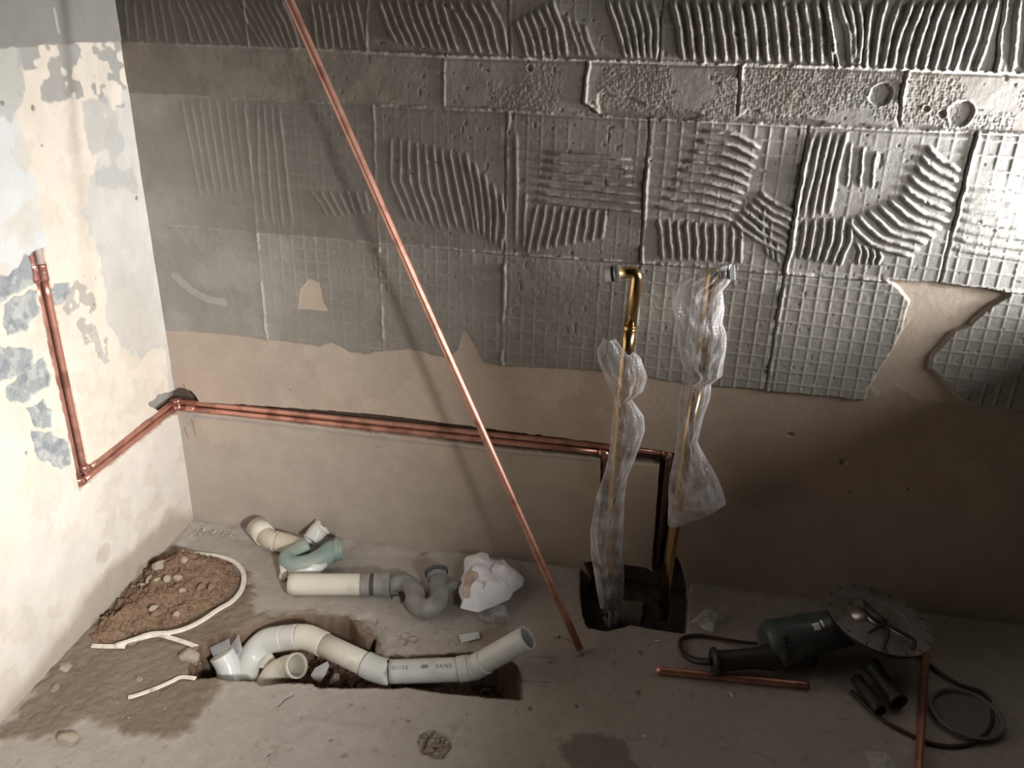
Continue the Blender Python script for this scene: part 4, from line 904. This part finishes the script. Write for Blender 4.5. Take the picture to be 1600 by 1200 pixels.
dc = G(1373, 967, .105); RD = .114
gh = dc-nrm*.035
lathe('gear_head', b1-axb*.02, axb, [(0, .030), (0, .042), (.03, .043), (.055, .040), (.075, .028), (.08, .012)], M['steel'], e, 32)
lathe('spindle_neck', gh-nrm*.030, nrm, [(0, .020), (0, .030), (.028, .026), (.045, .020), (.058, .018)], M['steel'], e, 28)
lathe('wheel_guard', dc-nrm*.020, nrm, [(0, .02), (0, .098), (.003, .103), (.014, .103), (.014, .101), (.003, .097), (.003, .02)], M['blackplastic'], e, 72)
V_, F2 = axis_lathe(dc-nrm*.001, nrm, [(0, .02), (.0, RD), (.0024, RD), (.0030, RD*.86), (.0030, .070), (-.003, .062), (-.003, .046), (.002, .040), (.002, .01)], 96)
dk = link('cutting_disc', mesh_from(V_, F2, True), M['disc'], e); md = dk.modifiers.new('e', 'EDGE_SPLIT'); md.split_angle = math.radians(20)
aN = np.cross(nrm, [0, 0, 1.]); aN /= np.linalg.norm(aN); aB = np.cross(nrm, aN)
for k in range(16):
    t_ = 2*math.pi*k/16; dr_ = math.cos(t_)*aN+math.sin(t_)*aB
    tube('rim_slot', [dc+dr_*RD*.90+nrm*.0020, dc+dr_*RD*1.0+nrm*.0012], .0013, M['black'], dk, 6)
lathe('locking_flange', dc+nrm*.002, nrm, [(0, .030), (.002, .032), (.006, .031), (.007, .018), (.013, .0165), (.014, .010)], M['steel'], e, 40)
cord_pts = [(1112, 1034, .036), (1098, 1034, .030), (1082, 1031, .022), (1070, 1024, .012), (1063, 1010, .008), (1064, 999, .007), (1074, 994, .007), (1095, 993, .007), (1120, 997, .008), (1150, 1002, .010), (1180, 1005, .012), (1210, 1004, .012), (1250, 1000, .010), (1300, 990, .008), (1340, 985, .007), (1400, 1010, .007), (1440, 1030, .007), (1470, 1052, .008), (1500, 1070, .008), (1535, 1082, .007), (1549, 1105, .007), (1548, 1135, .007), (1525, 1158, .007), (1490, 1166, .007), (1450, 1160, .007), (1410, 1142, .007), (1380, 1125, .007), (1350, 1100, .007), (1330, 1080, .007)]
tube('power_cord', smooth_path([G(*c_) for c_ in cord_pts], .008), .0042, M['cord'], e, 12)
tube('cord_sleeve', smooth_path([G(*c_) for c_ in cord_pts[:4]], .006), [.0085-.0002*i for i in range(len(smooth_path([G(*c_) for c_ in cord_pts[:4]], .006)))], M['blackplastic'], e, 16)
# pin spanner on the disc
so = dc+nrm*.017
def dpt(px, py, off=.017):
    r_ = ray(px, py); k = np.dot(dc+nrm*off-CAM, nrm)/np.dot(r_, nrm); return CAM+r_*k
e = empty('pin_spanner', tuple(so), 'black pin spanner resting across the hub of the cutting disc', 'tool')
tube('blade', [dpt(*q) for q in ((1349, 937), (1354, 948), (1362, 957), (1374, 966), (1384, 975))], [.002, .0075, .0085, .0075, .006], M['blackplastic'], e, 14, squash=None)
tube('handle', smooth_path([dpt(*q) for q in ((1384, 974), (1400, 983), (1418, 993), (1428, 1000), (1429, 1010), (1427, 1014))], .004), .0042, M['blackplastic'], e, 12)
tube('handle_bar', [dpt(*q) for q in ((1386, 979), (1402, 990), (1420, 1001))], .0028, M['steel'], e, 10)
tube('prong', smooth_path([dpt(*q) for q in ((1384, 975), (1374, 979), (1362, 986), (1357, 989))], .004), .0032, M['blackplastic'], e, 10)
tube('prong', smooth_path([dpt(*q) for q in ((1385, 976), (1388, 990), (1384, 1005), (1382, 1014))], .004), .0032, M['blackplastic'], e, 10)
# black tubes and grey loop beside the grinder
a, b = G(1362, 1040, .030), G(1405, 1098, .026)
e = empty('side_handle', tuple(G(1385, 1080, 0)), 'black tubular grip with an open end pointing toward the camera under the disc', 'handle')
tube('grip', [a*(1-k)+b*k for k in np.linspace(0, 1, 10)], np.interp(np.linspace(0, 1, 10), [0, .2, .8, 1], [.020, .017, .0165, .0195]), M['blackplastic'], e, 28, wall=.004)
a, b = G(1338, 1060, .020), G(1376, 1112, .018)
o = tube('black_hose_piece', [a*(1-k)+b*k for k in np.linspace(0, 1, 8)], .013, M['blackplastic'], None, 24, wall=.002); tag(o, 'thin black tube piece lying left of the open tubular grip', 'tube')
ring = [G(1497+48*math.cos(t_), 1118+47*math.sin(t_), .020) for t_ in np.linspace(0, 2*math.pi, 60)]
e = empty('round_plastic_lid', tuple(G(1500, 1120, 0)), 'round dull grey plastic lid on the floor at the right edge', 'lid')
c = G(1508, 1122, .0)
lathe('lid_body', c+np.array([0, 0, .001]), (0, 0, 1), [(0, .02), (0, .066), (.003, .069), (.014, .069), (.016, .067), (.014, .064), (.006, .062), (.0055, .01)], M['hose'], e, 56)
tube('rim_bead', [c+np.array([.069*math.cos(t_), .069*math.sin(t_), .014]) for t_ in np.linspace(0, 2*math.pi, 60)], .0028, M['hose'], e, 10)
plate('paint_chip', [(1022, 1001), (1030, 1000), (1031, 1003), (1024, 1004)], .003, .0015, 'seal', 'tiny white flake in front of the floor pit', 'flake')
plate('paint_chip', [(1138, 1082), (1141, 1081), (1148, 1089), (1145, 1090)], .003, .0015, 'seal', 'tiny white flake below the copper offcut', 'flake')
plate('paint_chip', [(1003, 1149), (1008, 1148), (1009, 1151), (1004, 1152)], .003, .0015, 'seal', 'tiny pale flake right of the wet stain', 'flake')
